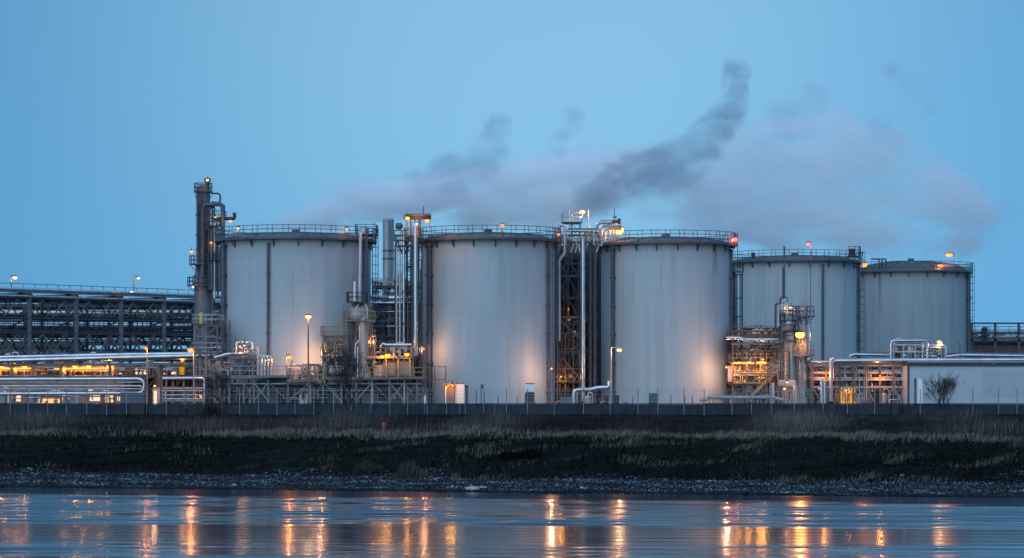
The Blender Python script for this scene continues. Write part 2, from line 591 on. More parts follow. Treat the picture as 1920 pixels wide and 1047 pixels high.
# bank earth: dark soil, moss green and dead grass by patches, pebbly towards the water
m, n, l, b = new_mat('bank_earth')
v, obj = coords(n, l)
f1 = noise(n, l, v, 0.12, 6, 0.65)
f2 = noise(n, l, v, 1.6, 5, 0.7)
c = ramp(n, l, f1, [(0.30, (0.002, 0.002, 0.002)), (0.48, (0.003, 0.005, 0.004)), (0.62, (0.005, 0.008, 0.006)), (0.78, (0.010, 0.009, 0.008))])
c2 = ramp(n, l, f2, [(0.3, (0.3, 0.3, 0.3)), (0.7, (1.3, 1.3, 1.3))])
mm = n.new('ShaderNodeMix'); mm.data_type = 'RGBA'; mm.blend_type = 'MULTIPLY'; mm.inputs[0].default_value = 1
l.new(c, mm.inputs[6]); l.new(c2, mm.inputs[7])
l.new(mm.outputs[2], b.inputs['Base Color'])
b.inputs['Roughness'].default_value = 0.95
b.inputs['Specular IOR Level'].default_value = 0.15
bp = n.new('ShaderNodeBump'); bp.inputs['Strength'].default_value = 0.6; bp.inputs['Distance'].default_value = 0.2
l.new(f2, bp.inputs['Height']); l.new(bp.outputs[0], b.inputs['Normal'])
M['earth'] = m
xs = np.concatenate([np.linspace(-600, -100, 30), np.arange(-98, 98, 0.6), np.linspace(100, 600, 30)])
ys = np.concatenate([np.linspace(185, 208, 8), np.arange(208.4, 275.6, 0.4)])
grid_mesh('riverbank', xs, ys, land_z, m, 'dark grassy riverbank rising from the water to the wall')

# gravelly yard inside the plant, to the horizon
M['yard'] = mat('yard_gravel', (0.10, 0.10, 0.105), 0.9, 0, 0.4, 0.6, (1, 1, 1))
g = MB(); g.add([(-4000, WALL_Y + 0.4, 0), (4000, WALL_Y + 0.4, 0), (4000, 6000, 0), (-4000, 6000, 0)], [(0, 1, 2, 3)])
tag(g.build('ground', 'yard', base=(0, 274, 0)), 'grey gravel yard of the plant behind the wall', 'ground', None, 'structure')

# river: long-exposure water, ruffled by the current in bands; the ripples are real relief
m, n, l, b = new_mat('river_water')
geo = n.new('ShaderNodeNewGeometry')
scl = n.new('ShaderNodeVectorMath'); scl.operation = 'MULTIPLY'; scl.inputs[1].default_value = (0.03, 0.35, 1); l.new(geo.outputs['Position'], scl.inputs[0])
nz = noise(n, l, scl.outputs[0], 1.0, 4, 0.6)
rgh = n.new('ShaderNodeMapRange'); rgh.inputs[1].default_value = .3; rgh.inputs[2].default_value = .7; rgh.inputs[3].default_value = 0.10; rgh.inputs[4].default_value = 0.18
l.new(nz, rgh.inputs[0]); l.new(rgh.outputs[0], b.inputs['Roughness'])
b.inputs['Base Color'].default_value = (0.006, 0.017, 0.032, 1)
b.inputs['IOR'].default_value = 1.34
b.inputs['Specular IOR Level'].default_value = 0.4
M['water'] = m


def ruffle(x, y):
    """how disturbed the surface is: calm by the shore, ruffled mid river, calmer tongue, ruffled again near"""
    d = y + 0.10 * x * np.clip((x + 60) / 60, 0, 1) * 0.5 + wob(x * 0.35, y, 51, 0.12) * 2.6 + wob(x * .12, y, 52, .5) * 1.6
    sh = shore(x)
    k = np.interp(d, [120, 150, 155, 159, 173.5, 176, 400], [.45, .40, .34, .06, .05, .80, .80])
    k = k * np.clip((sh - 9.5 + wob(x * .3, y, 55, .3) * 1.5 - y) / 4.0, .04, 1)
    k = k * (0.80 + 0.42 * wob(x * .07, y, 53, .75)) * (0.9 + .3 * wob(x * .25, y, 54, 1.6))
    return np.clip(k, .03, 1.5)


def water_z(x, y):
    r = np.random.default_rng(61)
    z = np.zeros_like(x)
    for i in range(46):
        lam = r.uniform(.95, 3.6)
        ky = 2 * math.pi / lam; kx = ky * r.normal(0, .08)
        z += lam * np.sin(kx * x + ky * y + r.uniform(0, 6.28))
    z *= RIPPLE
    fade = np.clip((82 - np.abs(x)) / 4, 0, 1) * np.clip((y - 124) / 4, 0, 1)
    return WZ + z * ruffle(x, y) * fade


RIPPLE = 0.0066
xs = np.concatenate([[-4000, -1500, -500, -200, -120], np.arange(-84, 84.2, 0.45), [120, 200, 500, 1500, 4000]])
ys = np.concatenate([[-600, -100, 20, 80, 110], np.arange(122, 236, 0.22), [240, 262]])
grid_mesh('water', xs, ys, water_z, m, 'dark blue river with warm light streaks across the foreground')


# ------------------------------------------------------------------ vegetation and stones on the bank
def blade_mat(name, stops, scale):
    m, n, l, b = new_mat(name)
    at = n.new('ShaderNodeAttribute'); at.attribute_name = 'tint'
    c = ramp(n, l, at.outputs['Fac'], stops)
    l.new(c, b.inputs['Base Color'])
    b.inputs['Roughness'].default_value = 0.9
    b.inputs['Specular IOR Level'].default_value = 0.1
    return m


def blades(name, x, y, h, w, lean, tint, material, label, z=None):
    """one mesh of many thin bent blades standing on the land"""
    k = len(x)
    z = land_z(x, y) - 0.05 if z is None else z
    a = RNG.uniform(0, math.pi, k)
    dx, dy = np.cos(a) * w / 2, np.sin(a) * w / 2 * 0.5
    lx, ly = lean[0] * h, lean[1] * h
    V = np.zeros((k, 5, 3))
    V[:, 0] = np.stack([x - dx, y - dy, z], 1); V[:, 1] = np.stack([x + dx, y + dy, z], 1)
    V[:, 2] = np.stack([x + lx * .35 - dx * .8, y + ly * .35 - dy * .8, z + h * .6], 1)
    V[:, 3] = np.stack([x + lx * .35 + dx * .8, y + ly * .35 + dy * .8, z + h * .6], 1)
    V[:, 4] = np.stack([x + lx, y + ly, z + h * (1 - 0.25 * np.minimum(1, np.hypot(*lean)))], 1)
    i = np.arange(k) * 5
    loops = np.stack([i, i + 1, i + 3, i + 2, i + 2, i + 3, i + 4], 1).ravel()
    me = bpy.data.meshes.new(name)
    me.vertices.add(k * 5); me.vertices.foreach_set('co', V.ravel())
    me.loops.add(k * 7); me.loops.foreach_set('vertex_index', loops.astype(np.int32))
    me.polygons.add(k * 2)
    st = np.stack([np.arange(k) * 7, np.arange(k) * 7 + 4], 1).ravel()
    me.polygons.foreach_set('loop_start', st.astype(np.int32))
    me.update(calc_edges=True)
    at = me.attributes.new('tint', 'FLOAT', 'POINT')
    at.data.foreach_set('value', np.repeat(tint, 5).astype(np.float32))
    me.materials.append(material)
    o = bpy.data.objects.new(name, me); COL.objects.link(o)
    return tag(o, label, name.replace('_', ' '), None, 'stuff')


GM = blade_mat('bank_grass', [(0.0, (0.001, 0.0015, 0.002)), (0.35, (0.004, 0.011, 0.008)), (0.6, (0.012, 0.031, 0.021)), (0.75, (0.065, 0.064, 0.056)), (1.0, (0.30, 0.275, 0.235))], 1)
RM = blade_mat('dry_reed', [(0.0, (0.007, 0.006, 0.008)), (0.5, (0.062, 0.055, 0.058)), (1.0, (0.22, 0.195, 0.175))], 1)

N = 150000
x = RNG.uniform(-72, 72, N)
ys_, yc_ = shore(x), crest(x)
u = RNG.uniform(0, 1, N)
over = np.clip((x + 16) / 8, 0, 1) * 2.0
y = ys_ + 12.6 - over + u * (yc_ - ys_ - 12.0 + over)
# tumbled curls of long dead grass: narrow wandering ridges
w1 = wob(x * 1.0 + y * .8, y * 2.2 - x * 0.5, 21, 0.22); w2 = wob(x * .8, y * 1.9, 23, 0.30)
curl = np.clip(1 - np.abs(w1) * 3.2, 0, 1) ** 1.5 * np.clip(w2 * 1.4 + .55, 0, 1) * np.where(x < -16, .55, 1.0)
hollow = np.clip(wob(x, y * 1.5, 24, .26) * 1.2 - .1, 0, 1)  # dark hollows: grass thinned, and their shade put into its tint
keep = RNG.uniform(0, 1, N) < np.clip(.50 + curl * .5 - hollow * .55, .04, 1)
x, y, u, curl, hollow = x[keep], y[keep], u[keep], curl[keep], hollow[keep]
k = len(x)
green = np.clip(wob(x, y, 22, 0.10) * .9 + .25 + .35 * (u > .45), 0, 1)
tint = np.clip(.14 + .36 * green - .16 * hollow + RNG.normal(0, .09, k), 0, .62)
tint = np.where(RNG.uniform(0, 1, k) < curl * 0.9, np.clip(.74 + .16 * curl + RNG.normal(0, .08, k), 0, 1), tint)
h = RNG.uniform(0.2, 0.5, k) * (1 + 1.1 * curl)
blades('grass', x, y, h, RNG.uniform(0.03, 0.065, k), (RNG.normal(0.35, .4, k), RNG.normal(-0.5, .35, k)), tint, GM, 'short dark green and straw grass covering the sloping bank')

# pale dead grass fringe along the crest
N = 34000
x = RNG.uniform(-72, 72, N)
y = crest(x) + RNG.normal(0.2, 0.55, N)
keep = RNG.uniform(0, 1, N) < np.clip(0.55 + 0.6 * wob(x, x * 0, 31, 0.28), 0.08, 1)
x, y = x[keep], y[keep]; k = len(x)
blades('dry_grass', x, y, RNG.uniform(0.35, 0.85, k), RNG.uniform(0.02, 0.045, k), (RNG.normal(0.1, .35, k), RNG.normal(-.25, .3, k)), np.clip(0.92 + RNG.normal(0, .12, k), 0, 1), GM, 'pale dead grass fringe along the edge of the terrace')

# reeds on the terrace in front of the wall
N = 60000
x = RNG.uniform(-75, 75, N)
yc_ = crest(x)
t = RNG.uniform(0.03, 1, N) ** 0.9
y = yc_ + t * (WALL_Y - 7.5 - yc_)
patch = wob(x, y * 0.6, 41, 0.20)
keep = RNG.uniform(-.6, 1, N) < patch * 1.0 + 0.25
x, y, patch, t = x[keep], y[keep], patch[keep], t[keep]; k = len(x)
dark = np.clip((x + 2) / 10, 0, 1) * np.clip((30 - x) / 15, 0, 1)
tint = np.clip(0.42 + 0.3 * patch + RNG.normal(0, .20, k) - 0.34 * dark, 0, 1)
h = RNG.uniform(0.8, 1.9, k) * np.clip(0.95 + .5 * patch, .5, 1.5) * (1 - 0.35 * t)
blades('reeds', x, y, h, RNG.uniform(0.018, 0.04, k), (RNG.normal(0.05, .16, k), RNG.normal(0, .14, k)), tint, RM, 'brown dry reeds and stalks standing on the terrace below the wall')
# low green verge at the foot of the wall
N = 26000
x = RNG.uniform(-75, 75, N); y = RNG.uniform(WALL_Y - 5, WALL_Y - 0.3, N)
blades('verge', x, y, RNG.uniform(0.12, 0.3, N), RNG.uniform(0.03, 0.07, N), (RNG.normal(0, .3, N), RNG.normal(-.2, .3, N)), np.clip(0.42 + RNG.normal(0, .1, N), 0, .62), GM, 'low dark green turf strip at the foot of the wall')


def rocks(name, x, y, s, label, material, sink=0.3, tint=None):
    k = len(x)
    z = land_z(x, y)
    base = np.array([(1, 0, 0), (-.5, .87, 0), (-.5, -.87, 0), (.55, .6, .6), (-.8, 0, .6), (.5, -.7, .55), (0, 0, .95), (0, 0, -.7)])
    fc = np.array([(0, 1, 3), (1, 4, 3), (1, 2, 4), (2, 5, 4), (2, 0, 5), (0, 3, 5), (3, 4, 6), (4, 5, 6), (5, 3, 6), (0, 7, 1), (1, 7, 2), (2, 7, 0)])
    V = base[None] * (s[:, None, None] * RNG.uniform(0.6, 1.25, (k, 1, 3))) * RNG.uniform(0.75, 1.2, (k, 8, 1))
    V[:, :, 2] *= 0.7
    a = RNG.uniform(0, 6.28, k); ca, sa = np.cos(a)[:, None], np.sin(a)[:, None]
    vx, vy = V[:, :, 0] * ca - V[:, :, 1] * sa, V[:, :, 0] * sa + V[:, :, 1] * ca
    V = np.stack([vx + x[:, None], vy + y[:, None], V[:, :, 2] + (z + s * sink)[:, None]], 2)
    fs = (fc[None] + (np.arange(k) * 8)[:, None, None]).reshape(-1, 3)
    me = bpy.data.meshes.new(name)
    me.from_pydata(V.reshape(-1, 3).tolist(), [], fs.tolist())
    at = me.attributes.new('tint', 'FLOAT', 'POINT')
    at.data.foreach_set('value', np.repeat(RNG.uniform(0, 1, k) if tint is None else tint, 8).astype(np.float32))
    me.materials.append(material)
    o = bpy.data.objects.new(name, me); COL.objects.link(o)
    return tag(o, label, name, None, 'stuff')


SM = blade_mat('shore_stone', [(0, (0.006, 0.008, 0.011)), (.42, (0.045, 0.058, 0.075)), (.75, (0.16, 0.19, 0.225)), (1, (0.40, 0.44, 0.48))], 1)
N = 30000
x = RNG.uniform(-70, 70, N)
f = RNG.uniform(0, 1, N)
y = shore(x) + f * 12.8 - 0.3 + np.maximum(0, wob(x, x * 0, 61, .35)) * 2.5 * f
wet = np.clip((y - shore(x)) / 2.2, .12, 1)
tn = np.clip(RNG.beta(1.6, 1.9, N) * wet * (.85 + .4 * wob(x, y * 2, 62, .5)), 0, 1)
rocks('gravel', x, y, RNG.uniform(0.04, 0.135, N) * (1 + (RNG.uniform(0, 1, N) > .97) * .9), 'grey stones covering the narrow shore at the waterline', SM, tint=tn)
for px, py, s, lab in ((886, 917, .55, 'long pale flat stone lying at the waterline'), (938, 909, .7, 'widest pale stone high on the gravel shore'), (905, 915, .35, 'small whitish stone next to the long flat stone at the waterline')):
    d = (CZ - WZ - .2) * F / (py - HY)
    p = pt(px, py, d)
    q = MB().ball((0, 0, 0), s, 12, (1.3, .7, .42))
    q.v = [(a + p.x + random.uniform(-.06, .06), b_ + p.y + random.uniform(-.06, .06), c_ + p.z + random.uniform(-.04, .04)) for a, b_, c_ in q.v]
    tag(q.build('boulder', 'stone'), lab, 'stone', 'pale stones on the shore')


def bare_tree(px, py, d, H, label, spread=0.55, seed=1, levels=5, trunk=0.13, group='bare trees on the bank', stems=1):
    rnd = random.Random(seed)
    b0 = pt(px, py, d)
    zb = float(land_z(np.array([b0.x]), np.array([d]))[0]) if d < WALL_Y else 0.0
    base = Vector((b0.x, d, zb - 0.1))
    t = thing('bare_tree', base, label, 'tree', group)
    tr, br = MB(), MB()

    def grow(p, dirv, L, r, lev):
        q = p
        pts = [p]
        dv = dirv.copy()
        for i in range(3):
            dv = (dv + Vector((rnd.gauss(0, .13), rnd.gauss(0, .13), rnd.gauss(0.04, .08)))).normalized()
            q = q + dv * (L / 3); pts.append(q)
        (tr if lev == 0 else br).tube(pts, r, 6 if lev < 2 else 4, 0, r_end=r * .6, caps=False)
        if lev >= levels: return
        for j in range(rnd.choice((2, 3, 3)) if lev > 0 else 5):
            k = rnd.uniform(.35, 1.0) if j else 1.0
            s_ = pts[0] + (pts[-1] - pts[0]) * k if k < 1 else pts[-1]
            a = rnd.uniform(0, 6.28); tl = rnd.uniform(.25, .9) * spread * 1.4
            nd = (dv + Vector((math.cos(a) * tl, math.sin(a) * tl, rnd.uniform(-.05, .25)))).normalized()
            grow(s_, nd, L * rnd.uniform(.6, .85), max(.012, r * .6 * (1.0 if j == 0 else .8)), lev + 1)

    for s_ in range(stems):
        a = 6.28 * s_ / max(1, stems)
        lean = Vector((math.cos(a) * .25, math.sin(a) * .25, 1)) if stems > 1 else Vector((0, 0, 1))
        grow(base + Vector((math.cos(a) * .15, math.sin(a) * .15, 0)) * (stems > 1), lean.normalized(), H * .33, trunk * rnd.uniform(.7, 1), 0)
    tr.build('trunk', 'bark', t); br.build('branches', 'bark', t)
    return t


bare_tree(428, 820, 262, 7.4, 'leafless spreading tree on the terrace below the grey skid', .62, 3, 6, .16)
bare_tree(655, 822, 262, 8.6, 'leafless slender tree in front of the twin column unit', .42, 5, 6, .13, stems=2)
bare_tree(1767, 790, 270, 5.6, 'leafless round bush tree in front of the pale warehouse', .66, 8, 5, .08, stems=4)
bare_tree(598, 815, 264, 2.6, 'small leafless sapling on the terrace before the widest tank', .5, 12, 4, .05)
bare_tree(350, 808, 266, 2.2, 'low twiggy sapling beside the spreading leafless tree', .6, 14, 4, .05)
bare_tree(1000, 812, 258, 2.4, 'thin leafless sapling on the dark terrace below the kiosk tank', .5, 18, 4, .05)


def bush(px, py, d, w, h, label, cnt, tmat, tints, seed):
    r = np.random.default_rng(seed)
    c = pt(px, py, d)
    a = r.uniform(0, 6.28, cnt); rr = np.sqrt(r.uniform(0, 1, cnt)) * w
    x, y = c.x + np.cos(a) * rr, d + np.sin(a) * rr * .7
    hh = h * (.25 + .75 * np.clip(.55 + .6 * wob(x * 1.0, y * 1.0, seed + 90, 1.6), 0, 1)) * np.clip(1.25 - (rr / w), .15, 1) * r.uniform(.5, 1.15, cnt)
    z = land_z(x, y) - .05
    o = blades('bush', x, y, hh, r.uniform(.03, .07, cnt), ((x - c.x) / w * .5 + r.normal(0, .15, cnt), (y - d) / w * .5 + r.normal(0, .15, cnt)), r.uniform(*tints, cnt), tmat, label, z)
    del o['kind']
    return tag(o, label, 'bush', 'bushes on the bank')


bush(398, 800, 268, 1.3, 3.6, 'tall dark brown bush beside the spreading leafless tree', 800, RM, (0, .3), 1)
bush(880, 820, 251, 2.4, 1.9, 'pale straw coloured grass clump at the start of the dark terrace', 1500, GM, (.68, .98), 2)
bush(765, 872, 234, 2.3, 2.0, 'ragged grey straw tussock at the corner of the gravel shore', 1100, GM, (.5, .85), 3)
bush(975, 850, 240, 2.2, 1.6, 'black shaded bush in the hollow of the slope', 2400, GM, (0, .2), 4)  # the hollow's shade is put into its near-black tint
bush(690, 868, 238, 1.5, 1.3, 'brown tussock hanging over the gravel left of the straw tussock', 1100, GM, (.55, .75), 6)

# ------------------------------------------------------------------ flood wall and fence
m, n, l, b = new_mat('wall_concrete')
v, obj = coords(n, l, (1, 1, 1))
f1 = noise(n, l, v, 0.35, 6, .7)
v2, _ = coords(n, l, (1, 1, .1)); f2 = noise(n, l, v2, 1.8, 4, .6)
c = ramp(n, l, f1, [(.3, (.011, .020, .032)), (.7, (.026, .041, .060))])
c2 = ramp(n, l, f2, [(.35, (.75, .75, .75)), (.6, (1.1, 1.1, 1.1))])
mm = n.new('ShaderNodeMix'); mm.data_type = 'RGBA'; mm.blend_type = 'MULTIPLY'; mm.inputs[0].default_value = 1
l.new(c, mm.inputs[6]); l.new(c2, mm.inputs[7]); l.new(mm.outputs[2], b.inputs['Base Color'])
b.inputs['Roughness'].default_value = .9
M['concrete'] = m
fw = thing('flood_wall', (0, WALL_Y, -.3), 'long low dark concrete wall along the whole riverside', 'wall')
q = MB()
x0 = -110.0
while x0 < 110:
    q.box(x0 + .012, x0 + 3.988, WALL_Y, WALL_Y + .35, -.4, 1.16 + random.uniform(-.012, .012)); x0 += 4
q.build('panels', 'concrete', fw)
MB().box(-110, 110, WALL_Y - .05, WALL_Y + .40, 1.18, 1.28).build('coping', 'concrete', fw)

fe = thing('wire_fence', (0, WALL_Y - .2, -.3), 'tall wire fence with pale metal posts before the concrete wall', 'fence')
posts = []
pp = MB().tube([(0, WALL_Y - .2, -.3), (0, WALL_Y - .2, 3.0)], .05, 6).build('post', 'post', fe)
px = -118; k = 0
while px < 2060:
    o = pp if k == 0 else pp.copy()
    if k: COL.objects.link(o); o.parent = fe
    o.location = (X(px, WALL_Y), 0, random.uniform(-.12, 0.05) + (.0 if k % 4 else .12))
    px += random.uniform(33, 38) if px < 900 else random.uniform(34, 56); k += 1
q = MB()
for z in (1.5, 1.9, 2.3, 2.7, 2.92):
    q.tube([(-75, WALL_Y - .2, z), (75, WALL_Y - .2, z)], .012, 4)
xx = -75.0
while xx < 75:
    q.tube([(xx, WALL_Y - .2, 1.3), (xx, WALL_Y - .2, 2.9)], .005, 3, caps=False); xx += .3
q.build('wire_mesh', 'zinc', fe)

for px, d, w, h, lab in ((258, WALL_Y - .6, .8, 1.15, 'black box standing before the wall below the grey container'), (1678, WALL_Y - .6, .42, 1.15, 'narrow black box before the wall beside the warehouse')):
    x_ = X(px, d)
    t = thing('control_box', (x_, d, -.1), lab, 'box', 'black boxes at the wall')
    MB().box(x_ - w, x_ + w, d - .25, d + .25, -.2, h).build('housing', 'black', t)
    MB().box(x_ - w * .85, x_ + w * .85, d - .275, d - .25, .05, h - .12).build('door', 'black', t)
    MB().box(x_ - w - .05, x_ + w + .05, d - .3, d + .3, h, h + .06).build('lid', 'black', t)

d = 256.0; p = pt(720, 824, d); zb = float(land_z(np.array([p.x]), np.array([d]))[0])
t = thing('marker_post', (p.x, d, zb), 'orange post with a red cap on the edge of the terrace', 'marker post')
MB().tube([(p.x, d, zb - .1), (p.x, d, zb + .75)], .17, 10).build('post', 'orange', t)
MB().lathe((p.x, d, zb + .75), [(0, .42), (.16, .38), (.24, .2), (.24, .0), (0, 0)], 12).build('cap', 'red', t)
p = pt(767, 824, d); zb = float(land_z(np.array([p.x]), np.array([d]))[0])
t = thing('meter_box', (p.x, d, zb), 'small black box on the terrace beside the orange post', 'box')
MB().box(p.x - .3, p.x + .3, d - .2, d + .2, zb - .1, zb + .75).build('housing', 'black', t)
MB().box(p.x - .36, p.x + .36, d - .26, d + .26, zb + .75, zb + .82).build('lid', 'black', t)

# ------------------------------------------------------------------ storage tanks
TH = 21.0


def tank(px, rpx, d, label, col, pipes_px, ladders_px, stain=None, dome=1.05):
    cx, R = X(px, d), rpx / F * d
    t = thing('storage_tank', (cx, d, 0), label, 'storage tank', 'cylindrical storage tanks')
    tm = tank_material('tank_paint', col, stain and ((stain[0] - px) / F * (d - R), TH, stain[1], stain[2]))
    MB().lathe((cx, d, 0), [(R, 0), (R, TH)], 128).build('shell', tm, t)
    q = MB()
    prof = [(R - .02, TH + .02)] + [(R * math.cos(a), TH + .02 + dome * math.sin(a)) for a in np.linspace(.12, math.pi / 2, 9)]
    q.lathe((cx, d, 0), prof, 36, smooth=False)
    for k in range(24):
        a = 2 * math.pi * k / 24
        q.tube([(cx + r_ * math.cos(a), d + r_ * math.sin(a), z_ + .05) for r_, z_ in prof[1:-1]], .05, 4, caps=False)
    q.lathe((cx, d, TH + dome), [(0, .55), (.5, .5), (.55, 0)], 14)
    q.build('roof', 'roof', t)
    Rw = R + .75
    q = MB().lathe((cx, d, TH), [(R - .01, -.12), (Rw, -.12), (Rw, .14), (R - .01, .14)], 96)
    q.lathe((cx, d, TH), [(Rw - .12, .58), (Rw + .05, .58), (Rw + .05, .68), (Rw - .12, .68), (Rw - .12, .58)], 96)
    q.build('walkway', 'slate', t)
    q = MB()
    nf = 190                                   # upright slats joined by a bottom strip, one sheet bent round the walkway edge
    vs, fs = [], []
    for k in range(nf * 2):
        a = math.pi * k / nf
        for z_ in (.12, .2, .6): vs.append((cx + (Rw - .02) * math.cos(a), d + (Rw - .02) * math.sin(a), TH + z_))
    for k in range(nf * 2):
        j = (k + 1) % (nf * 2)
        fs.append((k * 3, j * 3, j * 3 + 1, k * 3 + 1))
        if k % 2 == 0: fs.append((k * 3 + 1, j * 3 + 1, j * 3 + 2, k * 3 + 2))
    q.add(vs, fs)
    q.build('toe_grille', 'steel', t)
    ring = [(cx + Rw * math.cos(a), d + Rw * math.sin(a), TH + .62) for a in np.linspace(0, 2 * math.pi, 97)[:-1]]
    q = MB().rail(ring, .95, .04, 1.7, 2, True)
    q.build('railing', 'slate', t)
    # triangular brackets under the walkway, one mesh shared
    first = None
    nb = 20
    for k in range(nb):
        a = 2 * math.pi * (k + .37) / nb
        if first is None:
            b_ = MB()
            b_.beam((cx + R, d, TH - .18), (cx + Rw - .05, d, TH - .18), .12)
            b_.beam((cx + R + .02, d, TH - .95), (cx + Rw - .1, d, TH - .2), .1)
            b_.beam((cx + R + .05, d, TH - 1.0), (cx + R + .05, d, TH - .15), .12)
            o = first = b_.build('bracket', 'slate', t)
        else:
            o = first.copy(); COL.objects.link(o); o.parent = t
        o.rotation_euler = (0, 0, a)
    for ppx, r in pipes_px:
        s_ = max(-1, min(1, (ppx - px) / rpx)); a = math.asin(s_)
        rr = R + r + .12
        x_, y_ = cx + rr * math.sin(a), d - rr * math.cos(a)
        q = MB().tube([(x_, y_, .1), (x_, y_, TH - .5)], r, 10)
        for z_ in np.arange(2.2, TH, 3.6):
            q.tube([(x_, y_, z_), (x_, y_, z_ + .22)], r * 1.5, 8)
            q.beam((x_, y_, z_ + .1), (cx + (R - .02) * math.sin(a), d - (R - .02) * math.cos(a), z_ + .1), .1)
        q.build('downpipe', 'slate', t)
    for ppx in ladders_px:
        s_ = max(-1, min(1, (ppx - px) / rpx)); a = math.asin(s_)
        rr = R + .35
        MB().ladder(cx + rr * math.sin(a), d - rr * math.cos(a), .3, TH + .8, .5, math.sin(a), -math.cos(a), True, .035).build('ladder', 'slate', t)
    return t


TC = (0.355, 0.425, 0.465)
tank(555, 140, 299, 'widest pale grey storage tank, next to the tall slim column', TC, ((433, .3), (518, .17), (683, .28)), (694,))
tank(915, 125, 299, 'pale grey storage tank with the tan kiosk and flag pole at its foot', TC, ((813, .32), (1024, .2)), (1031,))
tank(1248, 121, 309, 'pale grey storage tank with a rust streak and red warning lamp at its rim', TC, ((1150, .25), (1364, .16)), (1122,), (1337, 4.5, .35))
tank(1490, 117, 360, 'pale grey storage tank set back behind the double vent stack', (.375, .43, .455), ((1527, .16), (1601, .22)), (1605,))
tank(1708, 105, 397, 'darker grey storage tank standing farthest back with one thin rust streak', (.275, .33, .355), ((1804, .3),), (1812,), (1636, 8.5, .28), 1.9)

# ------------------------------------------------------------------ generic steelwork
def frame(name, label, cat, x0, x1, y0, y1, z0, levels, nx=2, ny=2, cw=.22, m='steel', brace=True, deck=(), rail=(), group=None, bm=None, deck_m='steel', rail_m='steel', brace_rows=None, seed=0):
    """steel frame: nx by ny columns, a ring of beams per level, diagonal braces per bay; deck / rail list levels that carry grating / handrails"""
    rnd = random.Random(seed)
    t = thing(name, (x0, y0, z0), label, cat, group)
    bm = bm or m
    gx = np.linspace(x0, x1, nx); gy = np.linspace(y0, y1, ny)
    top = max(levels)
    for a in gx:
        for b_ in gy:
            MB().beam((a, b_, z0), (a, b_, top), cw).build('column', m, t)
    for z in levels:
        q = MB()
        for b_ in gy: q.beam((x0 - cw * .6, b_ + .003, z), (x1 + cw * .6, b_ + .003, z), cw * .8, cw * 1.05)
        for a in gx: q.beam((a + .003, y0, z - .004), (a + .003, y1, z - .004), cw * .7, cw)
        q.build('beam', bm, t)
        if z in deck:
            MB().box(x0 - .3, x1 + .3, y0 - .3, y1 + .3, z + cw * .55, z + cw * .55 + .06).build('deck', deck_m, t)
        if z in rail:
            zz = z + cw * .55 + .06
            MB().rail([(x0 - .25, y0 - .25, zz), (x1 + .25, y0 - .25, zz), (x1 + .25, y1 + .25, zz), (x0 - .25, y1 + .25, zz)], 1.1, .04, 1.5, 2, True).build('railing', rail_m, t)
    if brace:
        zl = [z0] + sorted(levels)
        for k in range(len(zl) - 1):
            if brace_rows is not None and k not in brace_rows: continue
            for i in range(nx - 1):
                q = MB()
                mode = rnd.choice((0, 1, 2))
                a, c = gx[i], gx[i + 1]
                if mode in (0, 2): q.beam((a, y0 - .004, zl[k]), (c, y0 - .004, zl[k + 1]), cw * .42)
                if mode in (1, 2): q.beam((c, y0 + .07, zl[k]), (a, y0 + .07, zl[k + 1]), cw * .42)
                if ny > 1 and i % 2 == 0:
                    q.beam((a, y0, zl[k]), (a, y1, zl[k + 1]), cw * .4)
                q.build('brace', bm, t)
    return t


def hvessel(x, y, z, L, r, label, m='vessel', group='horizontal vessels', axis='x', name='process_drum'):
    t = thing(name, (x, y, z), label, 'vessel', group)
    b = MB()
    prof = [(0, 0), (r * .6, .06 * r), (r * .9, .22 * r), (r, .45 * r), (r, L - .45 * r), (r * .9, L - .22 * r), (r * .6, L - .06 * r), (0, L)]
    q = MB().lathe((0, 0, 0), prof, 18)
    zc = z + r + .25
    b.v = [(x + c_ - L / 2, y + b_, zc + a) if axis == 'x' else (x + b_, y + c_ - L / 2, zc + a) for a, b_, c_ in q.v]
    b.f, b.sm = q.f, q.sm
    b.build('shell', m, t)
    for s_ in (-.3, .3):
        q = MB()
        if axis == 'x': q.box(x + s_ * L - .12, x + s_ * L + .12, y - r * .8, y + r * .8, z, zc - r * .55)
        else: q.box(x - r * .8, x + r * .8, y + s_ * L - .12, y + s_ * L + .12, z, zc - r * .55)
        q.build('saddle', 'dark', t)
    MB().tube([(x, y, zc + r * .9), (x, y, zc + r + .35)], .12, 8).lathe((x, y, zc + r + .3), [(0, .08), (.2, .08), (.2, 0), (0, 0)], 10).build('nozzle', m, t)
    return t


def vvessel(x, y, z, r, H, label, m='vessel', group='upright vessels', name='upright_vessel', legs=.7, bands=2):
    t = thing(name, (x, y, z), label, 'vessel', group)
    prof = [(0, legs), (r * .6, legs + .05 * r), (r * .92, legs + .22 * r), (r, legs + .45 * r), (r, H - .5 * r), (r * .92, H - .25 * r), (r * .6, H - .06 * r), (0, H)]
    q = MB().lathe((x, y, z), prof, 18)
    for k in range(bands):
        zz = legs + .5 * r + (H - legs - r) * (k + .5) / bands
        q.lathe((x, y, z + zz), [(r, 0), (r * 1.05, 0), (r * 1.05, .09), (r, .09)], 18)
    q.build('shell', m, t)
    for k in range(3):
        a = 2.1 * k + .5
        MB().beam((x + r * .85 * math.cos(a), y + r * .85 * math.sin(a), z), (x + r * .85 * math.cos(a), y + r * .85 * math.sin(a), z + legs + .5 * r), .12).build('leg', 'dark', t)
    MB().tube([(x, y, z + H - .05), (x, y, z + H + .35), (x + r * 1.3, y, z + H + .35), (x + r * 1.3, y, z + .1)], .08, 6, .25).build('outlet_pipe', 'zinc', t)
    return t


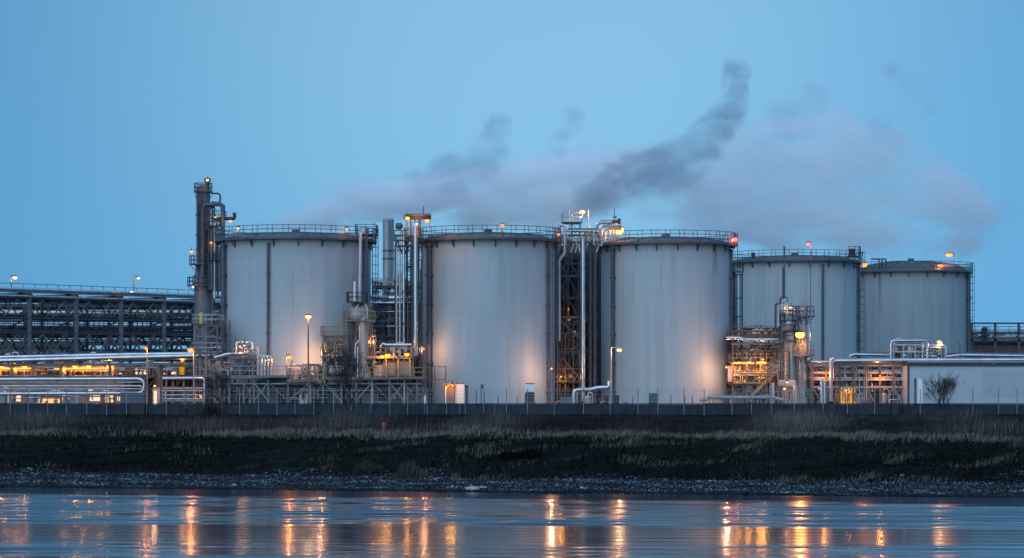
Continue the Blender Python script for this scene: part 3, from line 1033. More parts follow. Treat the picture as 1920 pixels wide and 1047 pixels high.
def pump(x, y, z, label, m='steel', group='pumps', s=1.0):
    t = thing('pump', (x, y, z), label, 'pump', group)
    MB().box(x - .7 * s, x + .7 * s, y - .3 * s, y + .3 * s, z, z + .18 * s).build('base', 'dark', t)
    q = MB().tube([(x - .6 * s, y, z + .5 * s), (x + .1 * s, y, z + .5 * s)], .27 * s, 12)
    for k in range(5): q.tube([(x - .55 * s + k * .13 * s, y, z + .5 * s), (x - .5 * s + k * .13 * s, y, z + .5 * s)], .3 * s, 12)
    q.build('motor', m, t)
    MB().tube([(x + .1 * s, y, z + .5 * s), (x + .3 * s, y, z + .5 * s)], .12 * s, 8).tube([(x + .3 * s, y, z + .5 * s), (x + .6 * s, y, z + .5 * s)], .34 * s, 14).tube([(x + .45 * s, y, z + .7 * s), (x + .45 * s, y, z + 1.15 * s)], .1 * s, 8).build('casing', 'zinc', t)
    return t


def valve(x, y, z, label, m='zinc', group='valves', s=1.0):
    t = thing('valve', (x, y, z), label, 'valve', group)
    q = MB().tube([(x - .5 * s, y, z), (x - .5 * s, y, z + .55 * s), (x + .5 * s, y, z + .55 * s), (x + .5 * s, y, z)], .1 * s, 8, .2 * s)
    q.ball((x, y, z + .55 * s), .24 * s, 10)
    q.build('body', m, t)
    MB().tube([(x, y, z + .6 * s), (x, y, z + 1.15 * s)], .045 * s, 6).build('stem', 'dark', t)
    ring = [(x + .26 * s * math.cos(a), y - .0 + .26 * s * math.sin(a), z + 1.15 * s) for a in np.linspace(0, 2 * math.pi, 13)[:-1]]
    MB().tube(ring, .035 * s, 5, closed=True).tube([(x - .26 * s, y, z + 1.15 * s), (x + .26 * s, y, z + 1.15 * s)], .025 * s, 4).build('hand_wheel', 'red' if random.random() < .3 else 'dark', t)
    return t


def cabinet(x, y, z, w, h, label, m='pale', group='equipment cabinets', name='equipment_cabinet', dpt=.8):
    t = thing(name, (x, y, z), label, 'cabinet', group)
    MB().box(x - w / 2, x + w / 2, y - dpt / 2, y + dpt / 2, z + .1, z + h).build('housing', m, t)
    MB().box(x - w / 2 + .06, x + w / 2 - .06, y - dpt / 2 - .03, y - dpt / 2, z + .2, z + h - .1).build('door', m, t)
    MB().box(x - w / 2 - .05, x + w / 2 + .05, y - dpt / 2 - .06, y + dpt / 2 + .06, z + h, z + h + .07).build('lid', 'dark', t)
    MB().box(x - w / 2 + .05, x + w / 2 - .05, y - dpt / 2 + .05, y + dpt / 2 - .05, z, z + .1).build('plinth', 'dark', t)
    return t


PROTO = {}


def clutter(x0, x1, y0, y1, z, n, where, seed, kinds='pvcuml', hmax=2.4, tint=None):
    """equipment set out on a deck or the yard: pumps, valves, vessels, cabinets, pipe loops; look-alikes share a label"""
    rnd = random.Random(seed)
    for i in range(n):
        x = x0 + (x1 - x0) * (i + rnd.uniform(.2, .8)) / n
        y = rnd.uniform(y0, y1)
        k = rnd.choice(kinds)
        key = k + str(rnd.randint(0, 1)) + (tint or '')
        s = rnd.uniform(.8, 1.25)
        lab = {'p': 'motor driven pump', 'v': 'hand wheel valve', 'c': 'pale metal cabinet', 'u': 'slim upright vessel', 'm': 'pipe loop with flanges', 'l': 'small horizontal drum'}[k] + ' ' + where
        grp = {'p': 'pumps', 'v': 'valves', 'c': 'equipment cabinets', 'u': 'upright vessels', 'm': 'pipe loops', 'l': 'horizontal drums'}[k] + ' ' + where
        if key not in PROTO:
            if k == 'p': o = pump(x, y, z, lab, rnd.choice(('steel', 'slate')), grp)
            elif k == 'v': o = valve(x, y, z, lab, rnd.choice(('zinc', 'pale')), grp)
            elif k == 'c': o = cabinet(x, y, z, rnd.uniform(.8, 1.5), rnd.uniform(1.2, 1.9), lab, tint or rnd.choice(('pale', 'steel')), grp)
            elif k == 'u': o = vvessel(x, y, z, rnd.uniform(.3, .45), rnd.uniform(1.6, hmax), lab, rnd.choice(('vessel', 'pale')), grp)
            elif k == 'l': o = hvessel(x, y, z, rnd.uniform(1.4, 2.0), rnd.uniform(.3, .45), lab, rnd.choice(('vessel', 'pale')), grp)
            else:
                o = thing('pipe_loop', (x, y, z), lab, 'pipe', grp)
                w = rnd.uniform(.5, .9); h = rnd.uniform(1.2, hmax)
                MB().tube([(x - w, y, z), (x - w, y, z + h), (x + w, y, z + h), (x + w, y, z)], rnd.uniform(.06, .11), 8, .25).tube([(x, y, z), (x, y, z + h * .6), (x + w, y, z + h * .6)], .05, 6, .2).build('pipework', rnd.choice(('zinc', 'silver')), o)
                for zz in (.4, h * .7):
                    MB().tube([(x - w, y, z + zz), (x - w, y, z + zz + .1)], .18, 8).build('flange', 'steel', o)
            PROTO[key] = o
        else:
            dup(PROTO[key], (x, y, z), lab, grp, scale=s)


# ------------------------------------------------------------------ pipe rack on the left, running back behind the first tank
RX0, RY0, RDX, RDY = -70.0, 330.0, 26.0, 36.0
RL = math.hypot(RDX, RDY)
RU = Vector((RDX / RL, RDY / RL, 0)); RN = Vector((-RU.y, RU.x, 0)) * -1     # RN points back/right, away from the river


def rk(t, off, z):
    return Vector((RX0 + RDX * t, RY0 + RDY * t, z)) + Vector((RDY / RL, -RDX / RL, 0)) * (-off)


T0, T1_ = -.29, 2.4
rack = thing('pipe_rack', rk(.11, 0, 0), 'long dark steel pipe rack running back behind the widest tank', 'pipe rack')
TIERS = (7.0, 10.2, 12.3, 14.6)
W_ = 7.0
k = 0
t = .11 - .4
cols_t = []
while t < T1_:
    cols_t.append(t)
    for off in (0, W_):
        MB().beam(rk(t, off, 0), rk(t, off, 15.6), .62 if off == 0 else .4, .5).build('column', 'slate', rack)
    q = MB()
    for z in TIERS + (15.6,):
        q.beam(rk(t, -.3, z), rk(t, W_ + .3, z), .3, .4)
    q.beam(rk(t, 0, 7), rk(t, W_, 10.2), .18); q.beam(rk(t, W_, 10.2), rk(t, 0, 12.3), .18)
    q.build('cross_beam', 'slate', rack)
    t += .2; k += 1
for z, hh in ((7.0, .26), (10.2, .2), (12.3, .2), (15.0, .22)):
    for off in (-.02, W_):
        MB().beam(rk(T0, off, z), rk(T1_, off, z), .2, hh).build('girder', 'slate', rack)
for off in (0.05, W_):
    for i in range(len(cols_t) - 1):
        a, c = cols_t[i], cols_t[i + 1]
        m_ = (a + c) / 2
        for z0, z1, w in ((7.2, 10.1, .2), (12.5, 14.8, .15)):
            q = MB()
            q.beam(rk(a, off, z0), rk(a + (c - a) * .28, off, z1), w); q.beam(rk(a + (c - a) * .28, off, z1), rk(m_, off, z0), w)
            q.beam(rk(m_, off, z0), rk(m_ + (c - a) * .25, off, z1), w); q.beam(rk(m_ + (c - a) * .25, off, z1), rk(c, off, z0), w)
            q.build('truss', 'steel' if off < 1 else 'dark', rack)
        q = MB()
        for j in range(9):
            tt = a + (c - a) * (j + .5) / 9
            q.tube([rk(tt, off, 10.3), rk(tt, off, 12.2)], .04, 4)
        q.tube([rk(a, off, 11.2), rk(c, off, 11.2)], .05, 4)
        q.build('infill_bars', 'dark', rack)
q = MB().rail([rk(T0, 1.2, 15.9), rk(T1_, 1.2, 15.9)], 1.15, .045, 2.2, 2)
q.build('railing', 'slate', rack)
MB().beam(rk(T0, 1.6, 15.86), rk(T1_, 1.6, 15.86), 1.2, .08).build('walkway', 'steel', rack)
q = MB()
rnd = random.Random(4)
for z, lo, hi in ((14.75, .15, .9), (12.45, .15, .7), (10.35, .2, .9), (7.2, .2, .6)):
    for j in range(420):
        tt = rnd.uniform(T0, 1.2); off = rnd.uniform(.3, W_ - .3); h = rnd.uniform(lo, hi)
        q.beam(rk(tt, off, z - .2), rk(tt, off, z + h), rnd.uniform(.08, .3), rnd.uniform(.08, .4))
o = q.build('pipe_supports', 'dark', rack); o['kind'] = 'stuff'

# the two bright pipes along the top edge, then everything the tiers carry
pipe([rk(T0, -.35, 16.15), rk(1.02, -.35, 16.15), rk(1.06, -.35, 17.0), rk(T1_, -.35, 17.0)], .30, 'thick bright clad pipe along the top front edge of the rack', 'silver', .5, 'pipes on the tall rack', flange=5)
pipe([rk(T0, -.2, 15.25), rk(1.08, -.2, 15.25), rk(1.12, -.2, 14.0), rk(1.12, -.2, 9)], .19, 'second bright pipe just under the thick one on the rack', 'silver', .5, 'pipes on the tall rack', flange=7)
rnd = random.Random(9)
for z in TIERS:
    for j in range(6):
        off = .6 + j * (W_ - 1.2) / 5 + rnd.uniform(-.2, .2)
        r = rnd.choice((.08, .11, .15, .2, .26))
        lab = {7.0: 'pipe lying on the lowest tier of the tall rack', 10.2: 'pipe lying on the second tier of the tall rack', 12.3: 'pipe lying on the third tier of the tall rack', 14.6: 'pipe lying on the top tier of the tall rack'}[z]
        pipe([rk(T0, off, z + .2 + r), rk(rnd.choice((T1_, T1_, 1.3)), off, z + .2 + r)], r, lab, rnd.choice(('silver', 'silver', 'zinc', 'dark', 'steel')), 0, lab.replace('pipe lying', 'pipes'), n=8)
for j, z in enumerate((13.5, 11.5, 9.3)):
    t_ = thing('cable_tray', rk(.11, 2, z), ('cable tray hung under the top tier of the tall rack', 'cable tray hung under the third tier of the tall rack', 'cable tray hung under the second tier of the tall rack')[j], 'cable tray', 'cable trays on the tall rack')
    q = MB().beam(rk(T0, 2.2, z), rk(T1_, 2.2, z), .8, .12)
    q.build('tray', 'steel', t_)
    q = MB()
    for tt in np.arange(T0 + .05, T1_, .05): q.tube([rk(tt, 2.2, z), rk(tt, 2.2, z + 1.0)], .03, 4, caps=False)
    q.build('hangers_lattice', 'dark', t_)
# something dense behind: more racks seen through it
b2 = thing('pipe_rack', (-95, 372, 0), 'lower dark pipe rack standing behind the tall rack', 'pipe rack', 'background racks')
for xx in np.arange(-95, -35, 6.5):
    MB().beam((xx, 372, 0), (xx, 372, 15), .4).build('column', 'dark', b2)
for z in (4, 6.5, 9.0, 11.4, 13.4, 15):
    MB().beam((-96, 372, z), (-34, 372, z), .3, .5).build('girder', 'dark', b2)
for j in range(30):
    z = (4, 6.5, 9.0, 11.4, 13.4)[j % 5] + (.9 if j > 14 else 0)
    pipe([(-97, 372.6 + .5 * (j // 5), z + .5), (-35, 372.6 + .5 * (j // 5), z + .5)], rnd.choice((.22, .35, .45)), 'pipe running along the background rack', rnd.choice(('dark', 'steel', 'zinc')), 0, 'pipes on the background rack', n=8)
sh = thing('machine_hall', (-78, 352, 0), 'pale low building behind the legs of the tall rack', 'building')
MB().box(-92, -66, 362, 370, 0, 8.4).build('wall', 'timber', sh)
MB().box(-92.4, -65.6, 361.6, 370.4, 8.4, 8.8).build('roof', 'dark', sh)
for j in range(7):
    f = MB().box(-90.5 + j * 3.5, -88.6 + j * 3.5, 361.94, 362, 5.6, 7.6).build('window', 'black', sh)

# ------------------------------------------------------------------ tall column tower left of the first tank
D = 352.0
cxx = X(381, D)
tw = thing('process_column', (cxx, D, 0), 'tall slim process column with platforms beside the widest tank', 'column')
rU = 13 / F * D; rL = 14.5 / F * D
zt = Z(352, D)
MB().lathe((cxx, D, 0), [(rL * 1.15, 0), (rL * 1.15, Z(520, D)), (rL, Z(505, D)), (rU, Z(490, D)), (rU, zt), (0, zt + .5)], 28).build('shell', 'steel', tw)
for py in (362, 405, 443, 470, 520, 533):
    r_ = rU if py < 500 else rL * 1.15
    MB().lathe((cxx, D, Z(py, D)), [(r_, 0), (r_ * 1.12, 0), (r_ * 1.12, .22), (r_, .22)], 24).build('stiffener_ring', 'slate', tw)


def round_deck(parent, cx, cy_, z, r, R, m='slate', a0=0, a1=2 * math.pi, rail_m=None):
    MB().lathe((cx, cy_, z), [(r, 0), (R, 0), (R, .16), (r, .16), (r, 0)], 24, False, a0, a1).build('platform', m, parent)
    full = abs(a1 - a0) > 6.2
    P = [(cx + (R - .05) * math.cos(a), cy_ + (R - .05) * math.sin(a), z + .16) for a in np.linspace(a0, a1, 19)]
    if full: P = P[:-1]
    MB().rail(P, 1.15, .05, 1.3, 2, full).build('railing', rail_m or m, parent)
    q = MB()
    for a in np.linspace(a0, a1, 7)[:-1]:
        q.beam((cx + r * math.cos(a), cy_ + r * math.sin(a), z - .9), (cx + (R - .1) * math.cos(a), cy_ + (R - .1) * math.sin(a), z - .02), .09)
    q.build('strut', m, parent)


round_deck(tw, cxx, D, Z(361, D), rU, 17.5 / F * D)
round_deck(tw, cxx - .1, D, Z(497, D), rU, 25 / F * D)
round_deck(tw, cxx + .9, D, Z(432, D), rU * .6, 22 / F * D, a0=-1.7, a1=1.5)
round_deck(tw, cxx, D, Z(537, D), rL, 30 / F * D)
MB().ladder(cxx - .3, D - rU - .4, Z(520, D), Z(356, D), .5, 0, -1).build('ladder', 'dark', tw)
for off, pyt in ((-.55, 380), (.05, 365), (.5, 470)):
    MB().tube([(cxx + off, D - rU - .15, Z(530, D)), (cxx + off, D - rU - .15, Z(pyt, D))], .11, 8).build('riser_pipe', 'slate', tw)
vx = X(389, D)
MB().tube([(vx, D, zt - .3), (vx, D, Z(340, D))], .33, 12).tube([(vx - .25, D, zt + .2), (vx - .25, D, Z(337, D))], .1, 8).build('vent_pipe', 'dark', tw)
MB().lathe((vx, D, Z(341, D)), [(.35, 0), (.5, .2), (.5, .45), (0, .6)], 12).build('vent_cap', 'dark', tw)
# piping cage on its right side
cage = frame('piping_tower', 'narrow piping tower hooked to the side of the tall column', 'tower', X(400, D), X(419, D), D - 1.2, D + 1.2, 0, [Z(p_, D) for p_ in (545, 500, 470, 440, 412, 385)], 2, 2, .17, 'slate', True, [Z(412, D), Z(500, D)], [Z(412, D), Z(500, D)], rail_m='dark')
pipe([(X(383, D), D - 1.6, Z(520, D)), (X(383, D), D - 1.6, Z(386, D)), (X(420, D), D - 1.6, Z(384, D)), (X(420, D), D - 1.6, Z(545, D))], .3, 'thick slate pipe looping from column over to piping tower', 'slate', .7, 'pipes of the tall column', flange=3)
pipe([(X(396, D), D, Z(363, D)), (X(413, D), D, Z(363, D)), (X(413, D), D, Z(381, D)), (X(397, D), D, Z(379, D))], .13, 'thin bent pipe loop near the top of the tall column', 'dark', .5, 'pipes of the tall column')
pipe([(X(398, D), D - .9, Z(411, D)), (X(441, D), D - .9, Z(411, D)), (X(441, D), D - .9, Z(400, D))], .26, 'horizontal pipe arm with upturned end beside the tall column', 'dark', .3, 'pipes of the tall column')
pipe([(X(405, D), D - 1.7, Z(560, D)), (X(405, D), D - 1.7, Z(420, D))], .2, 'upright bright pipe inside the piping tower', 'zinc', .3, 'pipes of the tall column')
pipe([(X(411, D), D - 1.8, Z(560, D)), (X(411, D), D - 1.8, Z(440, D)), (X(424, D), D - 1.8, Z(436, D)), (X(424, D), D - 1.8, Z(478, D)), (X(404, D), D - 1.8, Z(480, D))], .15, 'hooked pipe on the outer face of the piping tower', 'slate', .5, 'pipes of the tall column')
for k, (px, py0, py1, r) in enumerate(((395, 545, 392, .2), (400, 545, 425, .26), (409, 545, 447, .18), (414, 545, 470, .24))):
    pipe([(X(px, D), D - 1.9, Z(py0, D)), (X(px, D), D - 1.9, Z(py1, D)), (X(px + 7, D), D - 1.2, Z(py1 - 2, D))], r, 'dark riser crowding the side of the tall column', ('dark', 'slate')[k % 2], .4, 'dark risers of the tall column', flange=3)
for k, (px, py) in enumerate(((404, 425), (412, 455), (405, 488))):
    t_ = thing('catwalk', (X(px, D), D - 1.5, Z(py, D)), ('upper short catwalk on the piping tower', 'middle short catwalk on the piping tower', 'lower short catwalk on the piping tower')[k], 'catwalk', 'catwalks of the piping tower')
    MB().box(X(px - 10, D), X(px + 12, D), D - 2.6, D - 1.5, Z(py, D) - .12, Z(py, D)).build('deck', 'dark', t_)
    MB().rail([(X(px - 10, D), D - 2.55, Z(py, D)), (X(px + 12, D), D - 2.55, Z(py, D)), (X(px + 12, D), D - 1.5, Z(py, D))], 1.1, .05, 1.0, 2).build('railing', 'dark', t_)
for px, py, kind, W, lab in ((389, 338, 'warm', 160, 'glowing lamp on the top vent of the tall column'), (432, 415, 'sod', 160, 'orange lamp under the pipe arm of the tall column'),
                             (359, 472, 'sod', 160, 'yellow lamp on the left side of the tall column'), (404, 408, 'warm', 90, 'soft lamp on the upper deck of the piping tower'),
                             (396, 455, 'sod', 60, 'small lamp behind the risers of the tall column'), (362, 538, 'warm', 60, 'dim lamp at the lowest deck of the tall column')):
    work_light(px, py, D - 2.2, lab, kind, W * .35, .17 if W > 100 else .12)

# ------------------------------------------------------------------ chimney and equipment between first and kiosk tank
D = 420.0
cxx = X(728, D); r_ = 10.5 / F * D
ch = thing('chimney_stack', (cxx, D, 0), 'pale round chimney with its top lost in steam', 'chimney')
MB().lathe((cxx, D, 0), [(r_ * 1.05, 0), (r_, Z(470, D)), (r_, Z(410, D)), (r_ * .8, Z(410, D)), (r_ * .8, Z(415, D))], 32).build('shaft', 'vessel', ch)
for py in (416, 472, 487):
    MB().lathe((cxx, D, Z(py, D)), [(r_, 0), (r_ * 1.08, 0), (r_ * 1.08, .22), (r_, .22)], 32).build('stiffener_ring', 'slate', ch)
MB().tube([(cxx + r_ + .3, D, Z(424, D)), (cxx + r_ + 1.0, D, Z(424, D))], .55, 14).ball((cxx + r_ + 1.0, D, Z(424, D)), .62, 12).build('side_box', 'steel', ch)
MB().ladder(cxx + .3, D - r_ - .3, 5, Z(414, D), .5, 0, -1, False).build('ladder', 'dark', ch)
eq = frame('equipment_rack', 'dark stacked steel rack filling the gap between widest and kiosk tank', 'rack', X(700, 400), X(790, 400), 400, 408, 0, [Z(p_, 400) for p_ in (725, 690, 655, 620, 590, 556, 538)], 5, 2, .34, 'dark', True, [Z(538, 400)], [Z(538, 400)], seed=2)
for j, (py, r, mm_) in enumerate(((559, .42, 'silver'), (568, .26, 'silver'), (603, .2, 'slate'), (631, .16, 'slate'), (650, .2, 'dark'), (585, .15, 'zinc'), (612, .12, 'zinc'), (641, .12, 'steel'))):
    pipe([(X(690, 398), 398, Z(py, 398)), (X(795, 398), 398, Z(py, 398))], r, ('thickest bright pipe crossing the gap between widest and kiosk tank', 'thin bright pipe just below the thickest one in the gap')[j] if j < 2 else 'dull pipe crossing the dark rack in the gap between tanks', mm_, 0, 'pipes crossing the first gap')
q = thing('equipment_block', (X(745, 402), 402, 0), 'black packed machinery behind the rack of the first gap', 'machinery')
MB().box(X(695, 410), X(800, 410), 410, 414, 0, Z(575, 410)).build('housing', 'black', q)
MB().box(X(698, 410), X(797, 410), 409.6, 414, Z(575, 410) + .004, Z(566, 410)).build('lid', 'dark', q)
clutter(X(698, 401), X(755, 401), 402, 405, Z(538, 400) + .3, 8, 'on top of the rack by the chimney', 31, 'pvum', 2.0)
clutter(X(700, 399), X(785, 399), 400, 403, Z(556, 400) + .3, 7, 'in the gap by the chimney', 32, 'pvu', 1.8)

# ------------------------------------------------------------------ left foreground: long pipe bridge, lit deck, pipe loops
D = 300.0
br = thing('pipe_bridge', (X(0, D), D, 0), 'low pipe bridge carrying two long bright pipes before the tall rack', 'pipe bridge')
for px in range(-70, 500, 92):
    MB().beam((X(px, D), D, 0), (X(px, D), D, Z(683, D)), .3).beam((X(px, D), D + 2.4, 0), (X(px, D), D + 2.4, Z(683, D)), .3).beam((X(px, D), D - .4, Z(684, D)), (X(px, D), D + 2.8, Z(684, D)), .28).build('trestle', 'brown', br)
for off in (0.3, 2.1):
    MB().beam((X(-80, D), D + off, Z(686.5, D)), (X(500, D), D + off, Z(681, D)), .2, .3).build('girder', 'steel', br)
pipe([(X(-100, D), D - .2, Z(679, D)), (X(420, D), D - .2, Z(666, D)), (X(520, D), D - .2, Z(666, D))], .30, 'thick bright clad pipe along the front of the low bridge', 'silver', 0, 'pipes on the low bridge', flange=4)
pipe([(X(-100, D), D + .6, Z(672, D)), (X(230, D), D + .6, Z(665, D)), (X(500, D), D + .6, Z(661, D))], .22, 'thinner bright pipe behind the thick one on the low bridge', 'silver', 0, 'pipes on the low bridge', flange=6)
pipe([(X(-100, D), D + 1.5, Z(676, D)), (X(520, D), D + 1.5, Z(670, D))], .22, 'dull pipe at the rear of the low bridge', 'zinc', 0, 'pipes on the low bridge')

# deck with lamps under and behind the bridge
D = 303.0
zd = Z(707, D)
dk = frame('process_deck', 'long lit steel deck under the low pipe bridge', 'platform', X(-60, D), X(395, D), D, D + 8, 0, [zd], 10, 2, .25, 'brown', True, [zd], [zd], deck_m='brown', rail_m='yellow', seed=4)
clutter(X(-20, D), X(235, D), D + 2, D + 5, zd + .2, 22, 'on the lit deck under the low bridge', 41, 'pvcuml', 1.6)
clutter(X(235, D), X(392, D), D + 1, D + 5, zd + .2, 16, 'on the lit deck beside the bright tubes', 42, 'pvcuml', 1.9)
bw = thing('deck_house', (X(150, D), D + 8, zd), 'brown back wall with windows behind the lit deck', 'building')
MB().box(X(-80, 311), X(395, 311), D + 8.3, D + 11, 0, Z(686, D)).build('wall', 'timber', bw)
MB().box(X(-80, 311) - .3, X(395, 311) + .3, D + 7.9, D + 11.3, Z(686, D), Z(686, D) + .25).build('roof', 'dark', bw)
for px, w in ((30, .9), (78, 1.2), (118, .7), (228, 1.1), (253, .6), (270, 1.2), (303, .8), (327, .9), (352, .7)):
    MB().box(X(px, 311) - w / 2, X(px, 311) + w / 2, D + 8.24, D + 8.3, Z(702, 311), Z(692, 311)).build('window', 'lit_pale' if px > 200 else 'lit_window', bw)
for k, px in enumerate((3, 46, 141, 166, 205)):
    work_light(px, 687, D - .6, ('far left glowing lamp over the lit deck', 'glowing lamp over the lit deck between the two tube lights', 'bright lamp at the left end of the longest tube light', 'bright lamp over the middle of the longest tube light', 'lamp at the right end of the longest tube light')[k], 'yel', 300, .27, 'deck lamps under the low bridge')
for a, c, lab in ((102, 205, 'longest glowing tube light along the lit deck'), (0, 58, 'short glowing tube light at the left edge')):
    t_ = thing('tube_light', pt((a + c) / 2, 692, D - .4), lab, 'lamp', 'tube lights of the lit deck')
    MB().beam(pt(a, 690.2, D - .4), pt(c, 689.4, D - .4), .16, .1).build('housing', 'steel', t_)
    MB().tube([pt(a, 692, D - .4), pt(c, 691.2, D - .4)], .09, 8).build('tube', 'tube_glow', t_)
    for i in range(3): light(t_, pt(a + (c - a) * (i + .5) / 3, 694, D - .9), YEL, 70, .15)
t_ = thing('gas_cabinet', (X(342, D - 1), D - 1, zd), 'vivid yellow tall cabinet on the deck lit from above', 'cabinet')
MB().box(X(342, D) - .33, X(342, D) + .33, D - .6, D - .1, zd + .25, Z(681, D)).build('housing', 'vivid', t_)
MB().box(X(342, D) - .4, X(342, D) + .4, D - .68, D, Z(681, D), Z(681, D) + .08).build('lid', 'vivid', t_)
work_light(342, 677, D - 1.4, 'yellow lamp above the vivid yellow cabinet', 'yel', 60, .1)

# rounded pipe loop in front
D = 285.0
pipe([(X(-120, D), D, Z(712, D)), (X(270, D), D, Z(710.5, D)), (X(270, D), D, Z(737.5, D)), (X(-120, D), D, Z(739, D))], .21, 'thick bright pipe loop with a rounded end near the fence', 'silver', .9, 'pipes of the rounded pipe loop', n=12, flange=5)
for k, (py, r) in enumerate(((717.5, .1), (724.5, .13), (730, .08))):
    pipe([(X(-120, D), D + .3, Z(py, D)), (X(264, D), D + .3, Z(py - .5, D))], r, ('thin pipe inside the loop close under its upper run', 'middle pipe inside the rounded pipe loop', 'thinnest pipe inside the loop close above its lower run')[k], 'zinc', 0, 'pipes of the rounded pipe loop')
ls = thing('pipe_stand', (X(0, D), D + .5, 0), 'row of slim stands carrying the rounded pipe loop', 'pipe stand')
for px in range(-60, 275, 55):
    MB().beam((X(px, D), D + .55, 0), (X(px, D), D + .55, Z(708, D)), .14).beam((X(px, D), D - .3, Z(715, D)), (X(px, D), D + .7, Z(715, D)), .1).build('stand', 'steel', ls)
lw = thing('low_workshop', (X(100, 297), 297, 0), 'low workshop with a row of warm lit openings', 'building')
MB().box(X(-80, 297), X(232, 297), 297, 300, 0, Z(709, 297)).build('wall', 'timber', lw)
MB().box(X(-80, 297) - .2, X(232, 297) + .2, 296.5, 300.2, Z(709, 297), Z(709, 297) + .22).build('roof', 'dark', lw)
for px, w, y0, y1, mm_ in ((6, 1.6, 756, 737, 'lit_window'), (35, .6, 753, 742, 'lit_pale'), (66, 1.1, 756, 746, 'lit_window'), (94, 2.4, 756, 748, 'lit_window'), (123, .8, 752, 741, 'lit_pale'), (148, .7, 754, 744, 'lit_window'),
                           (178, 1.3, 752, 738, 'lit_pale'), (205, 1.0, 755, 742, 'lit_window'), (220, .7, 752, 744, 'lit_pale'), (55, .5, 738, 732, 'lit_pale'), (105, 1.0, 737, 732, 'lit_pale'), (170, .6, 737, 731, 'lit_pale'), (198, .9, 736, 730, 'lit_pale')):
    fr = MB().box(X(px, 297) - w / 2 - .06, X(px, 297) + w / 2 + .06, 296.93, 297, Z(y0 + .7, 297), Z(y1 - .7, 297)).build('window', 'dark', lw)
    MB().box(X(px, 297) - w / 2, X(px, 297) + w / 2, 296.9, 296.93, Z(y0, 297), Z(y1, 297)).build('pane', mm_, fr)
clutter(X(0, 290), X(225, 290), 288, 294, 0.05, 22, 'on the yard before the lit workshop', 45, 'pvuml', 2.6)
for px in (10, 95, 180, 222):
    work_light(px, 735, 295.5, {10: 'wall lamp at the left edge of the lit workshop', 95: 'wall lamp over the broadest lit opening of the workshop', 180: 'wall lamp between the right openings of the lit workshop', 222: 'wall lamp at the right corner of the lit workshop'}[px], 'warm', 90, .09)
t_ = thing('container', (X(247, 282), 282, 0), 'blue grey ribbed container behind the wall beside the pipe loop', 'container')
q = MB().box(X(226, 282), X(269, 282), 282, 284.4, .1, Z(738, 282))
for xx in np.arange(X(226, 282) + .1, X(269, 282) - .05, .22): q.box(xx, xx + .1, 281.95, 282, .2, Z(739.5, 282))
q.build('body', 'slate', t_)
MB().box(X(225, 282), X(270, 282), 281.9, 284.5, Z(738, 282), Z(738, 282) + .1).build('lid', 'steel', t_)

# gateway frame with shutter panel
D = 286.0
gf = frame('pipe_gantry', 'pinkish steel gantry round a ribbed shutter panel', 'gantry', X(304, D), X(385, D), D, D + 3.5, 0, [Z(750, D), Z(728, D), Z(709, D)], 5, 2, .22, 'brown', False, [Z(709, D)], [], bm='pale')
pipe([(X(306, D), D - .35, Z(710, D)), (X(384, D), D - .35, Z(709, D)), (X(384, D), D - .35, Z(757, D))], .2, 'warm lit pipe turning down along the right of the gantry', 'silver', .4, 'pipes of the shutter gantry')
for k, py in enumerate((733, 741, 748)):
    pipe([(X(304, D), D - .1, Z(py, D)), (X(382, D), D - .1, Z(py, D))], .07, 'thin pipe crossing the shutter gantry', 'zinc', 0, 'pipes of the shutter gantry')
t_ = thing('shutter_panel', (X(346, D), D + 1.2, 0), 'blue grey ribbed shutter standing inside the shutter gantry', 'shutter')
q = MB().box(X(328, D), X(365, D), D + 1.2, D + 1.4, .1, Z(727, D))
for xx in np.arange(X(328, D) + .1, X(365, D) - .1, .28): q.box(xx, xx + .13, D + 1.13, D + 1.2, .15, Z(727.5, D))
q.build('panel', 'steel', t_)
MB().box(X(327, D) - .1, X(327, D) + .1, D + 1.1, D + 1.5, 0, Z(725.5, D)).box(X(366, D) - .1, X(366, D) + .1, D + 1.1, D + 1.5, 0, Z(725.5, D)).build('side_post', 'dark', t_)
t_ = thing('lit_doorway', (X(291, 290), 290, 0), 'narrow pale lit doorway booth between container and gantry', 'booth')
MB().box(X(286, 290), X(300, 290), 290, 292.5, 0, Z(728, 290)).build('wall', 'pale', t_)
MB().box(X(288.5, 290), X(294, 290), 289.95, 290, .1, Z(733, 290)).build('door', 'lit_pale', t_)
MB().box(X(285, 290), X(301, 290), 289.7, 292.7, Z(728, 290), Z(728, 290) + .12).build('roof', 'dark', t_)
clutter(X(300, 290), X(392, 290), 291, 294, .05, 9, 'behind the shutter gantry', 47, 'pvum', 2.4)
work_light(290, 724, 288.5, 'small lamp above the narrow lit doorway', 'warm', 90, .1)
work_light(376, 742, D + 1, 'small lamp inside the right bay of the shutter gantry', 'sod', 80, .1)

# platform tower beside the first tank's left edge
D = 290.0
lv = [Z(p_, D) for p_ in (705, 664, 632, 611)]
pf = frame('platform_tower', 'blue grey steel platform tower at the widest tank edge', 'tower', X(371, D), X(413, D), D - 3, D + 2, 0, lv, 3, 2, .24, 'steel', True, [lv[-1], lv[1]], [lv[-1], lv[1]], deck_m='slate', rail_m='zinc', seed=9)
MB().ladder(X(418, D), D - 3, 4, lv[-1] + 1.1, .5, 0, -1).build('ladder', 'slate', pf)
t_ = thing('signal_box', (X(382, D), D - 2.4, lv[-1] + .2), 'small bright yellow box on the top of the platform tower', 'box')
MB().box(X(382, D) - .16, X(382, D) + .16, D - 2.7, D - 2.3, lv[-1] + .2, Z(587, D)).build('housing', 'vivid', t_)
MB().box(X(382, D) - .2, X(382, D) + .2, D - 2.74, D - 2.26, Z(587, D), Z(587, D) + .06).build('lid', 'yellow', t_)
t_ = thing('scaffold_tower', (X(430, D), D - 2, 0), 'slim scaffold ladder tower in front of the edge of the widest tank', 'scaffold')
